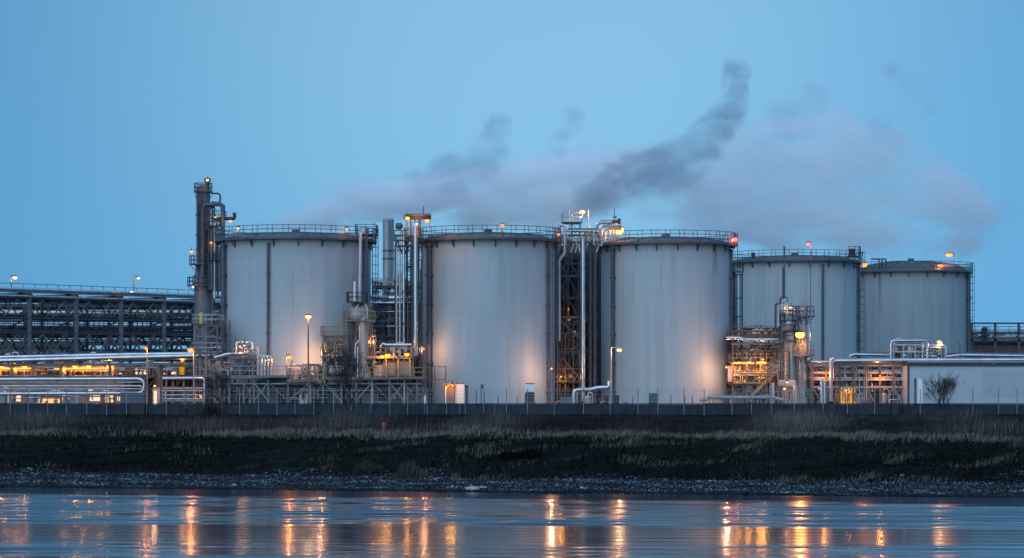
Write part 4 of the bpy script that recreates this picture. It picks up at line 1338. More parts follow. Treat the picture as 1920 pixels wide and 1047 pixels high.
for px in (424, 437):
    for dy in (0, 1.2):
        MB().tube([(X(px, D), D - 4 + dy, 0), (X(px, D), D - 4 + dy, Z(602, D))], .05, 6).build('pole', 'slate', t_)
q = MB()
for py in range(608, 756, 9):
    q.tube([(X(424, D), D - 4, Z(py, D)), (X(437, D), D - 4, Z(py, D))], .035, 5); q.tube([(X(424, D), D - 4, Z(py, D)), (X(437, D), D - 2.8, Z(py + 6, D))], .03, 4)
q.build('rung_lattice', 'slate', t_)

# ------------------------------------------------------------------ raised front platform across the first tank
D = 284.0
zp = Z(712, D)
fp = thing('process_platform', (X(400, D), D, 0), 'long raised front platform on braced steel legs before the widest tank', 'platform')
legs_px = (403, 430, 457, 476, 503, 540, 582, 606, 640, 668, 698, 730, 758, 782)
for i, px in enumerate(legs_px):
    for dy in (0, 5.5):
        MB().beam((X(px, D), D + dy, 0), (X(px, D), D + dy, zp), .2 if dy == 0 else .18).build('leg', 'steel' if px < 520 or i % 2 else 'pale', fp)
for a, c, zz in ((398, 540, Z(704, D)), (540, 610, Z(712, D)), (606, 796, Z(707, D))):
    MB().box(X(a, D), X(c, D) - .02, D - .5, D + 6, zz - .1, zz).build('deck', 'steel', fp)
    MB().beam((X(a, D), D - .56, zz - .25), (X(c, D), D - .56, zz - .16), .12, .22).build('edge_girder', 'brown' if a > 500 else 'steel', fp)
    for yy, gp in ((D - .45, 1.1), (D + 5.9, 1.6)): MB().rail([(X(a, D), yy, zz), (X(c, D) - .1, yy, zz)], 1.1, .04, gp, 2).build('railing', 'yellow' if a > 500 else 'pale', fp)
rnd = random.Random(6)
for i in range(len(legs_px) - 1):
    a, c = legs_px[i], legs_px[i + 1]
    q = MB()
    if i % 4 != 1: q.beam((X(a, D), D - .1, zp - .3), (X(c, D), D - .1, Z(752, D)), .09)
    if i % 3 != 1: q.beam((X(c, D), D + .06, zp - .3), (X(a, D), D + .06, Z(752, D)), .09)
    q.beam((X(a, D), D + 5.4, zp - .3), (X(c, D), D + 5.4, .5), .12)
    q.build('brace', 'pale' if i % 2 else 'steel', fp)
MB().ladder(X(408, D), D - .8, 0, zp + 1, .55, 0, -1).build('ladder', 'pale', fp)
# beneath the platform
for px, w, py, lab, mm_ in ((487, 1.7, 719, 'blue grey equipment box under the grey skid', 'slate'), (566, 1.0, 729, 'pale upright cabinet lit warm under the platform', 'white'), (625, 1.7, 735, 'dark blue cabinet under the platform', 'slate'), (510, 1.1, 730, 'grey box with vent slots under the platform', 'steel'), (748, 2.2, 738, 'grey cabinet under the yellow gantry end of the platform', 'steel'), (690, 1.8, 738, 'low steel cabinet under the middle of the platform', 'steel')):
    cabinet(X(px, D), D + 3, 0.02, w, Z(py, D), lab, mm_, 'cabinets under the platform', dpt=1.2)
clutter(X(402, D), X(540, D), D + 4, D + 8, .02, 10, 'under the grey skid end of the platform', 51, 'pvum', 2.4)
clutter(X(540, D), X(790, D), D + 4, D + 8, .02, 18, 'under the column unit end of the platform', 52, 'pvum', 2.6)
dw = thing('retaining_screen', (X(600, 290), 290, 0), 'dark screen wall behind the legs of the raised platform', 'wall')
MB().box(X(398, 290), X(525, 290), 289.2, 289.4, 0, 3.2).box(X(525, 290) + .02, X(700, 290), 289.3, 289.5, 0, 2.9).build('panels', 'dark', dw)
MB().box(X(397, 290), X(525.2, 290), 289.1, 289.5, 3.2, 3.3).build('coping', 'slate', dw)
# underside pipework and cable trays
for k in range(6):
    zz = zp - .5 - .25 * (k % 3)
    pipe([(X(400, D), D + .8 + .7 * k, zz), (X(790, D), D + .8 + .7 * k, zz)], rnd.choice((.06, .1, .14)), 'pipe slung beneath the deck of the raised platform', rnd.choice(('zinc', 'steel', 'brown')), 0, 'pipes beneath the raised platform', n=6)
# group on the left end of the deck
zl = Z(704, D)
e1 = frame('equipment_skid', 'grey two level equipment skid on the grey skid end of the platform', 'skid', X(437, D), X(474, D), D + .3, D + 3.5, zl, [Z(675, D)], 3, 2, .18, 'steel', True, [Z(675, D)], [Z(675, D)], rail_m='pale', seed=3)
clutter(X(404, D), X(436, D), D + .5, D + 3, zl, 4, 'on the grey skid end of the platform', 53, 'pvuc', 2.2)
clutter(X(438, D), X(474, D), D + .6, D + 2.8, zl + .02, 5, 'inside the grey two level skid', 54, 'pcl', 1.4)
clutter(X(438, D), X(474, D), D + .8, D + 2.8, Z(674, D) + .1, 5, 'on top of the grey two level skid', 55, 'pvm', 1.2)
q0 = Z(676, D)
t_ = thing('filter_housing', (X(444, D), D + .2, zl), 'blue grey filter housing at the front of the grey skid', 'filter')
MB().box(X(436, D), X(455, D), D - .1, D + 1.2, zl + .1, Z(684, D)).build('housing', 'slate', t_)
MB().box(X(436, D) - .06, X(455, D) + .06, D - .16, D + 1.26, Z(684, D), Z(684, D) + .1).build('lid', 'steel', t_)
for k in range(4):
    px = 487 + k * 5.8
    pipe([(X(478, D), D + .7 + .25 * k, Z(667 + k * .3, D)), (X(px + 2, D), D + .7 + .25 * k, Z(667 + k * .3, D)), (X(px + 2, D), D + .7 + .25 * k, zl)], .14, ('bright pipe bending down, innermost of four on the platform', 'bright pipe bending down, second of four on the platform', 'bright pipe bending down, third of four on the platform', 'bright pipe bending down, outermost of four on the platform')[k], 'silver', .45, 'four bent pipes on the platform')
pipe([(X(482, D), D + .5, zl), (X(482, D), D + .5, Z(651, D))], .12, 'short upright vent pipe beside the four bent pipes', 'zinc', 0, 'vent pipes')
pipe([(X(400, D), D + 1, Z(671, D)), (X(425, D), D + 1, Z(664, D)), (X(480, D), D + 1, Z(664, D))], .2, 'bright pipe leading from the low bridge to the skid', 'silver', .3, 'pipes on the low bridge')
for px, py in ((450, 650), (458, 648)):
    work_light(px, py, D + 1, 'left white lamp above the grey skid' if px == 450 else 'right white lamp above the grey skid', 'warm', 40, .09)
# middle low part
zm = Z(712, D)
for k, (a, c, lab) in enumerate(((535, 548, 'thin tripod frame with a lamp above the platform'), (565, 595, 'square pipe frame over the lowest part of the platform'))):
    if k == 0:
        t_ = thing('tripod_frame', (X(545, D), D + .5, zm), lab, 'frame')
        for dx in (-9, -2, 7):
            MB().beam((X(545 + dx, D), D + .5 + abs(dx) * .05, zm), (X(547, D), D + .5, Z(676, D)), .1).build('leg', 'pale', t_)
        q = MB()
        for py in (684, 692, 700): q.beam((X(541 - (py - 680) * .15, D), D + .5, Z(py, D)), (X(550, D), D + .5, Z(py, D)), .07)
        q.build('cross_bar', 'pale', t_)
    else:
        frame('pipe_portal', lab, 'frame', X(a, D), X(c, D), D + .3, D + 2.2, zm, [Z(698, D), Z(687, D)], 3, 2, .12, 'pale', False)
clutter(X(550, D), X(610, D), D + 1, D + 4, zm, 8, 'on the lowest part of the platform', 56, 'pvum', 1.8)
lamp_post(537, 670, D + 2, 0, 'short lamp post glowing yellow over the middle of the platform', 'sod', 420, .35, .06, 'steel', .2)
lamp_post(578, 594, D - 1.2, 0, 'tallest lamp post in front of the widest tank', 'warm', 260, 0, .1, 'brown', .26)
lamp_post(363, 657, 281, 0, 'grey lamp post with orange light before the platform tower', 'sod', 420, -.35, .07, 'pale', .24)
lamp_post(276, 654, 281, 0, 'slim pale lamp post above the end of the pipe loop', 'sod', 160, -.1, .06, 'pale', .12)
lamp_post(1146, 657, 283, 0, 'pale lamp post with side arm in front of the rust streaked tank', 'warm', 420, .95, .075, 'zinc', .22)
lamp_post(21, 521, 340, 16.0, 'lit lamp post on the rack walkway at the left edge', 'warm', 200, .55, .07, 'steel', .24, 'lamp posts on the rack walkway')
lamp_post(251, 522, 352, 16.0, 'lamp post with a drooping head on the rack walkway', 'warm', 80, .7, .07, 'steel', .17, 'lamp posts on the rack walkway')

# twin column unit
D = 287.0
zr = Z(707, 284)
e = frame('unit_frame', 'stepped steel frame beside the twin columns on the platform', 'frame', X(607, D), X(650, D), D - 1, D + 3, zr, [Z(672, D), Z(632, D)], 3, 2, .2, 'steel', True, [Z(672, D), Z(632, D)], [Z(672, D), Z(632, D)], rail_m='yellow', deck_m='brown', seed=5)
clutter(X(608, D), X(650, D), D - .5, D + 2, zr, 6, 'on the lower floor of the stepped frame', 61, 'pcul', 2.0)
clutter(X(608, D), X(650, D), D - .5, D + 2, Z(671, D) + .15, 6, 'on the upper floor of the stepped frame', 62, 'puvm', 2.0)
hvessel(X(632, D), D - 1.1, zr, 1.8, .55, 'white rounded drum at the foot of the stepped frame', 'white')
cu = thing('column_unit', (X(672, D), D, zr), 'twin column unit with a domed vessel and white vent pipe', 'column')
cx1, cx2 = X(682.5, D), X(660, D)
MB().lathe((cx1, D - .4, 0), [(.62, zr), (.62, Z(598, D)), (.5, Z(594, D)), (0, Z(592, D))], 24).build('front_column', 'vessel', cu)
MB().lathe((cx2, D + .8, 0), [(.6, zr), (.6, Z(600, D))], 20).build('rear_column', 'steel', cu)
cd = X(671, D)
MB().lathe((cd, D, 0), [(0, Z(601, D)), (1.1, Z(600, D)), (1.22, Z(594, D)), (1.2, Z(584, D)), (.95, Z(575, D)), (.5, Z(569, D)), (0, Z(567, D))], 28).build('dome', 'vessel', cu)
q = MB()
for sx in (-.75, .75):
    q.tube([(cd + .55 + sx * .2, D - 1.0, Z(566, D)), (cd + .55 + sx * .9, D - 1.25, Z(578, D)), (cd + .55 + sx * .9, D - 1.25, Z(598, D))], .09, 8, .4)
q.build('saddle_pipes', 'zinc', cu)
for py, xa, xb, mm_ in ((601, 645, 703, 'steel'), (566, 652, 687, 'dark')):
    zz = Z(py, D)
    MB().box(X(xa, D), X(xb, D), D - 1.7, D + 1.6, zz - .16, zz).build('platform', mm_, cu)
    MB().rail([(X(xa, D), D - 1.65, zz), (X(xb, D), D - 1.65, zz), (X(xb, D), D + 1.55, zz), (X(xa, D), D + 1.55, zz)], 1.1, .04, 1.2, 2, True).build('railing', 'yellow' if py > 580 else 'dark', cu)
MB().ladder(X(694, D), D - .8, zr, Z(601, D) + 1, .55, 0, -1).build('ladder', 'yellow', cu)
MB().ladder(X(651, D), D - .8, zr, Z(601, D) + 1, .5, 0, -1).build('ladder', 'steel', cu)
MB().tube([(X(665, D), D, Z(567, D)), (X(665, D), D, Z(528, D))], .14, 8).build('vent_pipe', 'white', cu)
MB().tube([(X(672, D), D - 1.4, zr), (X(672, D), D - 1.4, Z(650, D))], .12, 8).tube([(X(668, D), D - 1.5, Z(672, D)), (X(668, D), D - 1.5, Z(645, D)), (X(676, D), D - 1.5, Z(640, D)), (X(676, D), D - 1.5, Z(612, D))], .1, 8, .4).build('drain_pipe', 'silver', cu)
MB().lathe((cx1, D - .4, 0), [(.62, Z(690, D)), (.9, Z(690, D) - .2), (1.0, zr)], 20).build('skirt', 'pale', cu)
pipe([(X(676, 293), 289, 0), (X(676, 289), 289, Z(437, 289)), (X(681, 289), 289.6, Z(433, 289))], .2, 'tall pale pipe climbing the side of the widest tank', 'zinc', .4, 'tall risers at the widest tank')
pipe([(X(687, 290), 290.2, 0), (X(687, 290), 290.2, Z(430, 290))], .16, 'tall dark riser next to the pale one on the widest tank', 'slate', .4, 'tall risers at the widest tank')
# small gallery on T1 right rim
g_ = frame('rim_gallery', 'small dark railed gallery on the right rim of the widest tank', 'gallery', X(672, 297), X(703, 297), 295, 299, TH + .2, [TH + .7], 2, 2, .16, 'slate', False, [TH + .7], [TH + .7], rail_m='dark')
MB().tube([(X(702, 297), 296, TH + .7), (X(702, 297), 296, Z(418, 297))], .04, 6).build('mast', 'dark', g_)

# yellow lit gantry right of the unit
D = 286.5
yb = frame('lamp_gantry', 'yellow steel gantry with lamps between the column unit and kiosk tank', 'gantry', X(703, D), X(770, D), D - 1.5, D + 2.5, zr, [Z(672, D)], 4, 2, .16, 'yellow', False, [Z(672, D)], [Z(672, D)], rail_m='yellow', deck_m='brown')
MB().beam((X(676, D), D - 1.75, Z(670.5, D)), (X(746, D), D - 1.75, Z(669.5, D)), .2, .28).build('front_beam', 'yellow', yb)
clutter(X(700, D), X(770, D), D - .8, D + 2, zr, 9, 'under the yellow gantry', 63, 'pcul', 1.9)
clutter(X(705, D), X(768, D), D - .8, D + 2, Z(671, D) + .15, 5, 'on the yellow gantry', 64, 'pvm', 1.2)
work_light(727, 667, D - 2.0, 'broad yellow lamp over the beam of the yellow gantry', 'yel', 130, .26)
work_light(717, 668.5, D - 1.9, 'smaller yellow lamp at the left of the broad one', 'yel', 70, .16)
work_light(763, 665, D - 2.2, 'round yellow lamp at the right end of the yellow gantry', 'yel', 130, .22)
pipe([(X(716, D), D - .6, Z(645, D)), (X(724, D), D - .6, Z(647, D)), (X(772, D), D - .6, Z(647, D))], .2, 'pinkish bright pipe above the yellow gantry', 'silver', .2, 'pipes at the yellow gantry')
pipe([(X(738, D), D - .6, zr), (X(738, D), D - .6, Z(649, D)), (X(764, D), D - .6, Z(649.5, D))], .14, 'bright pipe rising and bending over above the gantry', 'silver', .4, 'pipes at the yellow gantry')

# riser bundle and gantry head left of the kiosk tank
D = 291.0
zt_ = Z(447, D)
for k, (px, r, py0, py1, mm_, lab) in enumerate(((744, .11, 650, 455, 'zinc', 'thin pale riser, leftmost of the bundle before the kiosk tank'), (750, .13, 700, 455, 'zinc', 'second riser of the bundle before the kiosk tank'),
                                                (757, .2, 708, 440, 'silver', 'brightest riser in the middle of the bundle'), (773, .14, 700, 440, 'slate', 'dark riser beside the brightest one'))):
    pipe([(X(px, D), D - .6 + .2 * k, Z(py0, D)), (X(px, D), D - .6 + .2 * k, Z(py1, D))], r, lab, mm_, 0, 'risers at the kiosk tank', flange=4)
pipe([(X(772, D), D - 1.3, Z(668, D)), (X(780, D), D - 1.3, Z(668, D)), (X(780, D), D - 1.3, Z(420, D))], .27, 'thickest bright riser with a foot elbow at the kiosk tank', 'silver', .5, 'risers at the kiosk tank', flange=3.5)
st = frame('ladder_tower', 'tall dark ladder tower standing against the kiosk tank', 'tower', X(762, D), X(784, D), D + .6, D + 2.4, 0, [Z(p_, D) for p_ in (700, 660, 620, 580, 540, 500, 460, 446)], 2, 2, .17, 'dark', True, [Z(446, D)], [Z(446, D)], seed=12)
MB().ladder(X(787, D), D + .4, 1, Z(446, D) + 1, .55, 0, -1).build('ladder', 'dark', st)
MB().ladder(X(767, D), D + .4, 1, Z(446, D) + 1, .55, 0, -1).build('ladder', 'dark', st)
round_deck(st, X(757, D), D, Z(463, D), .3, 1.15, 'slate')
round_deck(st, X(752, D), D + .4, Z(452, D), .3, .9, 'steel')
gh = thing('gantry_head', (X(783, D), D, Z(446, D)), 'lit pipe gantry head rising above the kiosk tank left rim', 'gantry')
for px in (762, 770, 778, 786):
    MB().beam((X(px, D), D, Z(446, D)), (X(px, D), D, Z(409, D)), .17).build('post', 'steel', gh)
MB().box(X(757, D), X(808, D), D - 1.0, D + 1.0, Z(411, D), Z(409, D)).build('platform', 'slate', gh)
for k in range(3):
    MB().tube([(X(759, D), D - .8 + k * .7, Z(405, D)), (X(808, D), D - .8 + k * .7, Z(405, D))], .2, 8).build('header_pipe', 'slate' if k else 'brown', gh)
MB().beam((X(789, D), D - .5, Z(409, D)), (X(789, D), D - .5, Z(428, D)), .1).beam((X(806, D), D - .5, Z(409, D)), (X(806, D), D - .5, Z(430, D)), .1).build('hanger', 'dark', gh)
MB().tube([(X(794, D), D, Z(404, D)), (X(794, D), D, Z(387, D))], .05, 6).build('mast', 'dark', gh)
work_light(764, 409.5, D - 1.6, 'yellow lamp on the left end of the gantry head', 'yel', 240, .2)
work_light(801, 414, D - 1.4, 'orange lamp hanging under the gantry head right end', 'sod', 260, .2)
# low things at the foot of the kiosk tank
MB_ = frame('bridge_rail', 'thin railed bridge frame at the lower left of the kiosk tank', 'frame', X(795, 286), X(836, 286), 285, 286.2, 0, [Z(712, 286), Z(688, 286)], 3, 2, .07, 'slate', False)
ks = thing('kiosk', (X(838, 283), 283, 0), 'small tan kiosk with two lamps at the kiosk tank foot', 'kiosk')
MB().box(X(833, 283), X(852, 283), 283, 285, 0, Z(722, 283)).build('wall', 'timber', ks)
MB().box(X(830, 283), X(854, 283), 282.4, 285.2, Z(722, 283), Z(719, 283)).build('roof', 'brown', ks)
MB().box(X(835, 283), X(838, 283), 282.94, 283, .1, Z(725, 283)).build('door', 'white', ks)
work_light(840, 723.5, 282.3, 'left small lamp under the kiosk roof', 'yel', 50, .08)
work_light(848, 723, 282.3, 'right brighter lamp under the kiosk roof', 'yel', 80, .1)
cabinet(X(862, 284), 284, 0, 1.15, Z(720, 284), 'tall white cabinet beside the tan kiosk', 'white', 'white cabinets', dpt=1)
cabinet(X(874, 284), 284.4, 0, .45, Z(724, 284), 'slim slate cabinet beside the tall white one', 'slate', 'white cabinets', dpt=.8)
cabinet(X(994, 284), 284, Z(737, 284), 1.05, Z(720, 284) - Z(737, 284), 'pale box set on the stepped stand at the kiosk tank', 'white', 'white cabinets', dpt=1)
t_ = thing('louvre_stand', (X(993, 284), 284, 0), 'grey slatted stand carrying the pale box', 'stand')
q = MB()
for k in range(6): q.box(X(982, 284), X(1004, 284), 283.4, 284.6, .02 + k * .22, .16 + k * .22)
q.build('slats', 'steel', t_)
MB().box(X(984, 284), X(1002, 284), 283.6, 284.4, 0, Z(737, 284)).build('core', 'dark', t_)
t_ = thing('wind_vane_pole', (X(902, 282), 282, 0), 'dark pole with a small flag like head before kiosk tank', 'pole')
MB().tube([(X(902, 282), 282, 0), (X(902, 282), 282, Z(721, 282))], .06, 6).build('pole', 'slate', t_)
MB().box(X(902, 282), X(907, 282), 281.95, 282.05, Z(729, 282), Z(721.5, 282)).build('flag', 'slate', t_)
for px, py, lab in ((893, 732, 'thin slate stake left of the flag pole'), (908, 737, 'thin slate stake right of the flag pole'), (934, 742, 'middle slate stake before the kiosk tank'), (970, 744, 'slate stake beside the slatted stand'), (797, 742, 'white capped stub post at the kiosk tank left foot')):
    tag(MB().tube([(X(px, 281), 281, 0), (X(px, 281), 281, Z(py, 281))], .05 if px > 800 else .13, 8).build('stake', 'slate' if px > 800 else 'white'), lab, 'post', 'stakes at the kiosk tank')
clutter(X(1010, 285), X(1040, 285), 283, 285, 0, 3, 'at the kiosk tank right foot', 66, 'pv', 1.0)

# ------------------------------------------------------------------ dark tower between kiosk and rust streaked tank
D = 316.0
lv = [Z(p_, D) for p_ in (735, 713, 690, 660, 630, 595, 560, 518, 485, 462)]
ds = frame('scaffold_tower', 'tall dark scaffolded pipe tower between kiosk and rust streaked tank', 'tower', X(1046, D), X(1124, D), D, D + 6, 0, lv, 5, 2, .28, 'dark', True, lv[2::2], [lv[-1]], bm='slate', seed=21)
bb = thing('equipment_block', (X(1085, 324), 324, 0), 'black packed machinery behind the scaffolded tower', 'machinery')
MB().box(X(1030, 324), X(1140, 324), 323.5, 328, 0, Z(470, 324)).build('housing', 'black', bb)
MB().box(X(1031, 324), X(1139, 324), 323.7, 327.8, Z(470, 324), Z(466, 324)).build('lid', 'dark', bb)
for j in range(9):
    px = 1050 + j * 8.5
    pipe([(X(px, 321), 320 + (j % 3), 0), (X(px, 321), 320 + (j % 3), Z(random.choice((470, 480, 500)), 321))], random.choice((.12, .2, .35, .5)), 'dark upright pipe inside the scaffolded tower', random.choice(('dark', 'slate', 'slate', 'steel')), 0, 'dark risers in the scaffolded tower', n=8)
D = 300.0
pipe([(X(1093, D), D, 1.2), (X(1093, D), D, Z(448, D))], .30, 'thickest bright riser standing between kiosk and rust streaked tank', 'silver', .5, 'risers between kiosk and rust streaked tank', n=14, flange=4)
pipe([(X(1108, D), D + 2, .3), (X(1108, D), D + 2, Z(455, D))], .16, 'slate riser beside the thickest bright one', 'slate', .4, 'risers between kiosk and rust streaked tank', flange=3)
pipe([(X(1117, D), D + 3, .3), (X(1117, D), D + 3, Z(455, D))], .22, 'slate riser next to the ladder of the rust streaked tank', 'slate', .4, 'risers between kiosk and rust streaked tank', flange=3)
pipe([(X(1048, D), D - 1, Z(640, D)), (X(1048, D), D - 1, Z(487, D)), (X(1058, D), D - 1, Z(478, D)), (X(1058, D), D - 1, Z(423, D)), (X(1048, D), D - 1, Z(423, D)), (X(1048, D), D - 1, Z(448, D))], .19, 'bent warm lit pipe crossing the right rim of the kiosk tank', 'zinc', .5, 'risers between kiosk and rust streaked tank', flange=4)
pipe([(X(1042, D), D - 1.4, Z(640, D)), (X(1042, D), D - 1.4, Z(455, D))], .1, 'thin riser along the right edge of the kiosk tank', 'slate', .4, 'risers between kiosk and rust streaked tank')
D = 285.0
pipe([(X(1076, D), D, 0), (X(1076, D), D, Z(731, D)), (X(1108, D), D, Z(731, D)), (X(1120, D), D, Z(727, D)), (X(1142, D), D, Z(727, D)), (X(1144, D), D, Z(715, D))], .25, 'bright stepped pipe near the ground between kiosk and rust streaked tank', 'silver', .6, 'ground pipes', n=12)
pipe([(X(1082, D), D + .8, 0), (X(1082, D), D + .8, Z(729, D))], .16, 'short bright stub beside the stepped ground pipe', 'silver', 0, 'ground pipes')
D = 304.0
bf = frame('brace_frame', 'rusty lit brace frame at the foot of the scaffolded tower', 'frame', X(1045, D), X(1090, D), D, D + 4, 0, [Z(718, D), Z(692, D), Z(660, D), Z(625, D)], 4, 2, .14, 'brown', True, [Z(718, D)], [], seed=8)
q = MB()
q.beam((X(1042, D), D - .3, Z(594, D)), (X(1088, D), D - .3, Z(635, D)), .16); q.beam((X(1055, D), D - .3, Z(672, D)), (X(1089, D), D - .3, Z(712, D)), .18); q.beam((X(1088, D), D - .3, Z(646, D)), (X(1072, D), D - .3, Z(656, D)), .14)
q.build('diagonal', 'brown', bf)
clutter(X(1045, D), X(1090, D), D + .5, D + 3, Z(717, D) + .1, 6, 'in the rusty brace frame', 71, 'pvum', 2.4)
clutter(X(1045, 292), X(1140, 292), 289, 293, .02, 9, 'on the ground between kiosk and rust streaked tank', 72, 'pvumc', 2.0)
for px, py, W, lab in ((1052, 707, 260, 'yellow lamp low inside the rusty brace frame'), (1040, 670, 0, ''), (1068, 600, 40, 'tiny lamp high inside the scaffolded tower'), (1066, 580, 40, 'topmost tiny lamp inside the scaffolded tower'), (1078, 622, 40, 'tiny lamp at half height in the scaffolded tower')):
    if W: work_light(px, py, D - .8 if py > 650 else 315.2, lab, 'yel', W * .5, .045 if W < 100 else .07)
work_light(1034, 692, 290.6, 'added dim lamp lighting the right foot of the kiosk tank', 'glow', 580, .09)  # this and the next two: unseen sources, added for the warm shell patches
work_light(1362, 690, 300.2, 'added dim lamp lighting the right foot of the rust streaked tank', 'glow', 640, .09)
work_light(795, 655, 291.6, 'added dim lamp lighting the left side of the kiosk tank', 'glow', 320, .09)
work_light(700, 640, 288.2, 'shaded lamp by the column unit ladder', 'sod', 260, .12)
work_light(602, 660, 287.6, 'added dim lamp between the stepped frame and the widest tank', 'glow', 800, .1)  # added to throw the warm glow on the shell behind it
# heads above
D = 303.0
tp = frame('top_platform', 'pale railed platform above the scaffolded tower in the steam', 'platform', X(1058, D), X(1088, D), D, D + 2.5, Z(462, D), [Z(440, D), Z(418, D)], 3, 2, .13, 'steel', True, [Z(418, D)], [Z(418, D)], rail_m='zinc')
lamp_post(1104, 398, D, Z(447, D), 'hooked lamp post on top of the scaffolded tower', 'warm', 260, -.8, .1, 'zinc', .24, 'lamp posts on the tanks')
for px, py, r, lab in ((1110, 432, .22, 'short slate pipe stub beside the hooked lamp post'), (1068, 387, .05, 'thin mast over the top platform'), (1051, 425, .1, 'pale stub pipe beside the top platform'), (1036, 421, .08, 'thinnest stub pipe at the kiosk tank right rim')):
    pipe([(X(px, D), D + .5, Z(462, D)), (X(px, D), D + .5, Z(py, D))], r, lab, 'slate' if r > .2 else 'zinc', 0, 'stub pipes above the gap')
ub = thing('pipe_tangle', (X(1085, D), D, Z(470, D)), 'tangle of struts and elbows under the top platform', 'pipework')
rnd = random.Random(77)
for k in range(10):
    px = 1046 + k * 8
    q = MB()
    q.tube([(X(px, D), D + rnd.uniform(-1, 2), Z(470, D)), (X(px + rnd.uniform(-6, 6), D), D, Z(rnd.uniform(445, 458), D)), (X(px + rnd.uniform(-14, 14), D), D, Z(rnd.uniform(438, 450), D))], rnd.uniform(.08, .16), 6, .4)
    q.beam((X(px, D), D - .5, Z(474, D)), (X(px + 10, D), D - .5, Z(448, D)), .12)
    q.build('elbow', rnd.choice(('steel', 'slate', 'zinc')), ub)
MB().beam((X(1040, D), D - 1.2, Z(456, D)), (X(1126, D), D - 1.2, Z(456, D)), .25, .3).build('beam', 'slate', ub)
# orange lit manifold on the left rim of the rust streaked tank
D = 302.0
mf = thing('pipe_manifold', (X(1140, D), D, Z(452, D)), 'rust orange pipe manifold beside the brightest lamp on rust streaked tank rim', 'manifold')
zb_ = Z(452, D)
for k, (px, dx, pyt) in enumerate(((1119, 20, 418), (1127, 30, 424), (1134, 24, 430))):
    MB().tube([(X(px, D), D - .3 + .4 * k, zb_), (X(px, D), D - .3 + .4 * k, Z(pyt, D)), (X(px + dx + 8, D), D - .3 + .4 * k, Z(pyt - 1, D))], .21 - .02 * k, 10, .6).build('header', 'zinc', mf)
for px in (1142, 1148, 1153):
    MB().tube([(X(px, D), D, zb_), (X(px, D), D, Z(420, D))], .12, 8).build('riser', 'zinc', mf)
MB().tube([(X(1126, D), D + .6, Z(416, D)), (X(1160, D), D + .6, Z(416, D))], .26, 10).build('top_header', 'brown', mf)
MB().tube([(X(1152, D), D, Z(430, D)), (X(1152, D), D, Z(392, D))], .05, 6).box(X(1150, D), X(1156, D), D - .15, D + .15, Z(409, D), Z(406, D)).build('mast', 'slate', mf)
MB().tube([(X(1161, D), D + .3, Z(424, D)), (X(1161, D), D + .3, Z(410, D))], .2, 10).build('vent', 'dark', mf)
work_light(1159, 432, D + 1.6, 'brightest orange lamp on the left rim of the rust streaked tank', 'blaze', 650, .5)
work_light(1146, 436, D + 1.2, 'orange lamp between the risers of the manifold', 'sod', 110, .2)
work_light(1377, 449, 306, 'red warning lamp on the right rim of the rust streaked tank', 'red', 160, .27)
t_ = thing('warning_mast', (X(1383, 306), 306, TH), 'thin mast behind the red warning lamp', 'mast')
MB().tube([(X(1383, 306), 306, Z(500, 306)), (X(1383, 306), 306, Z(437, 306))], .05, 6).build('pole', 'dark', t_)
MB().box(X(1373, 306), X(1383, 306), 305.8, 306.2, Z(463, 306), Z(455, 306)).build('bracket', 'dark', t_)
lamp_post(942, 423, 291.5, TH + .6, 'stubby orange lamp in the middle of the kiosk tank rim', 'sod', 120, 0, .06, 'slate', .17, 'lamps on the tank rims')
lamp_post(447, 429, 293, TH + .6, 'stubby white lamp on the left rim of the widest tank', 'warm', 60, 0, .05, 'slate', .12, 'lamps on the tank rims')
lamp_post(1047, 440, 297, TH + .3, 'stubby yellow lamp on the right rim of the kiosk tank', 'sod', 60, 0, .06, 'slate', .14, 'lamps on the tank rims')
lamp_post(650, 430, 291, TH + .6, 'stubby dim lamp near the right rim of the widest tank', 'sod', 60, 0, .05, 'slate', .1, 'lamps on the tank rims')
# ------------------------------------------------------------------ unit between third and fourth tank
D = 330.0
q = thing('cladded_riser', (X(1383, D), D, 0), 'bright thick upright duct between rust streaked tank and the tank behind', 'duct')
MB().tube([(X(1384, D), D, 0), (X(1384, D), D, Z(514, D))], .42, 16).build('duct', 'silver', q)
for py in (516, 560, 595):
    MB().tube([(X(1384, D), D, Z(py, D)), (X(1384, D), D, Z(py - 1.6, D))], .52, 16).build('band', 'slate', q)
MB().box(X(1371, D), X(1393, D), D - 1, D + 1, Z(511, D), Z(508.5, D)).build('platform', 'slate', q)
MB().rail([(X(1371, D), D - 1, Z(508.5, D)), (X(1393, D), D - 1, Z(508.5, D)), (X(1393, D), D + 1, Z(508.5, D))], 1.0, .04, 1.0).build('railing', 'dark', q)
pipe([(X(1374, D), D + .5, 0), (X(1374, D), D + .5, Z(502, D))], .4, 'dark upright duct behind the bright thick one', 'slate', 0, 'ducts behind the rust streaked tank')
pipe([(X(1391, D), D - .4, 0), (X(1391, D), D - .4, Z(512, D))], .1, 'slim dark riser beside the bright thick duct', 'dark', 0, 'ducts behind the rust streaked tank')
D = 300.0
lv = [Z(p_, D) for p_ in (722, 682, 645, 631, 622)]
uf = frame('process_structure', 'brown steel frame with yellow lit bays beside the rust streaked tank', 'frame', X(1374, D), X(1478, D), D, D + 7, 0, lv, 5, 2, .19, 'brown', True, [lv[0], lv[1], lv[3]], [lv[1], lv[3]], deck_m='brown', rail_m='brown', brace_rows=(0, 2), seed=14)
MB().beam((X(1408, D), D - .4, Z(742, D)), (X(1470, D), D - .4, Z(684, D)), .22, .35).build('stair_stringer', 'yellow', uf)
q = MB()
for k in range(14):
    a = k / 13
    q.box(X(1409 + 60 * a, D), X(1413 + 60 * a, D), D - .35, D + .5, Z(742 - 57 * a, D), Z(741 - 57 * a, D))
q.build('stair_treads_grille', 'yellow', uf)
rnd = random.Random(15)
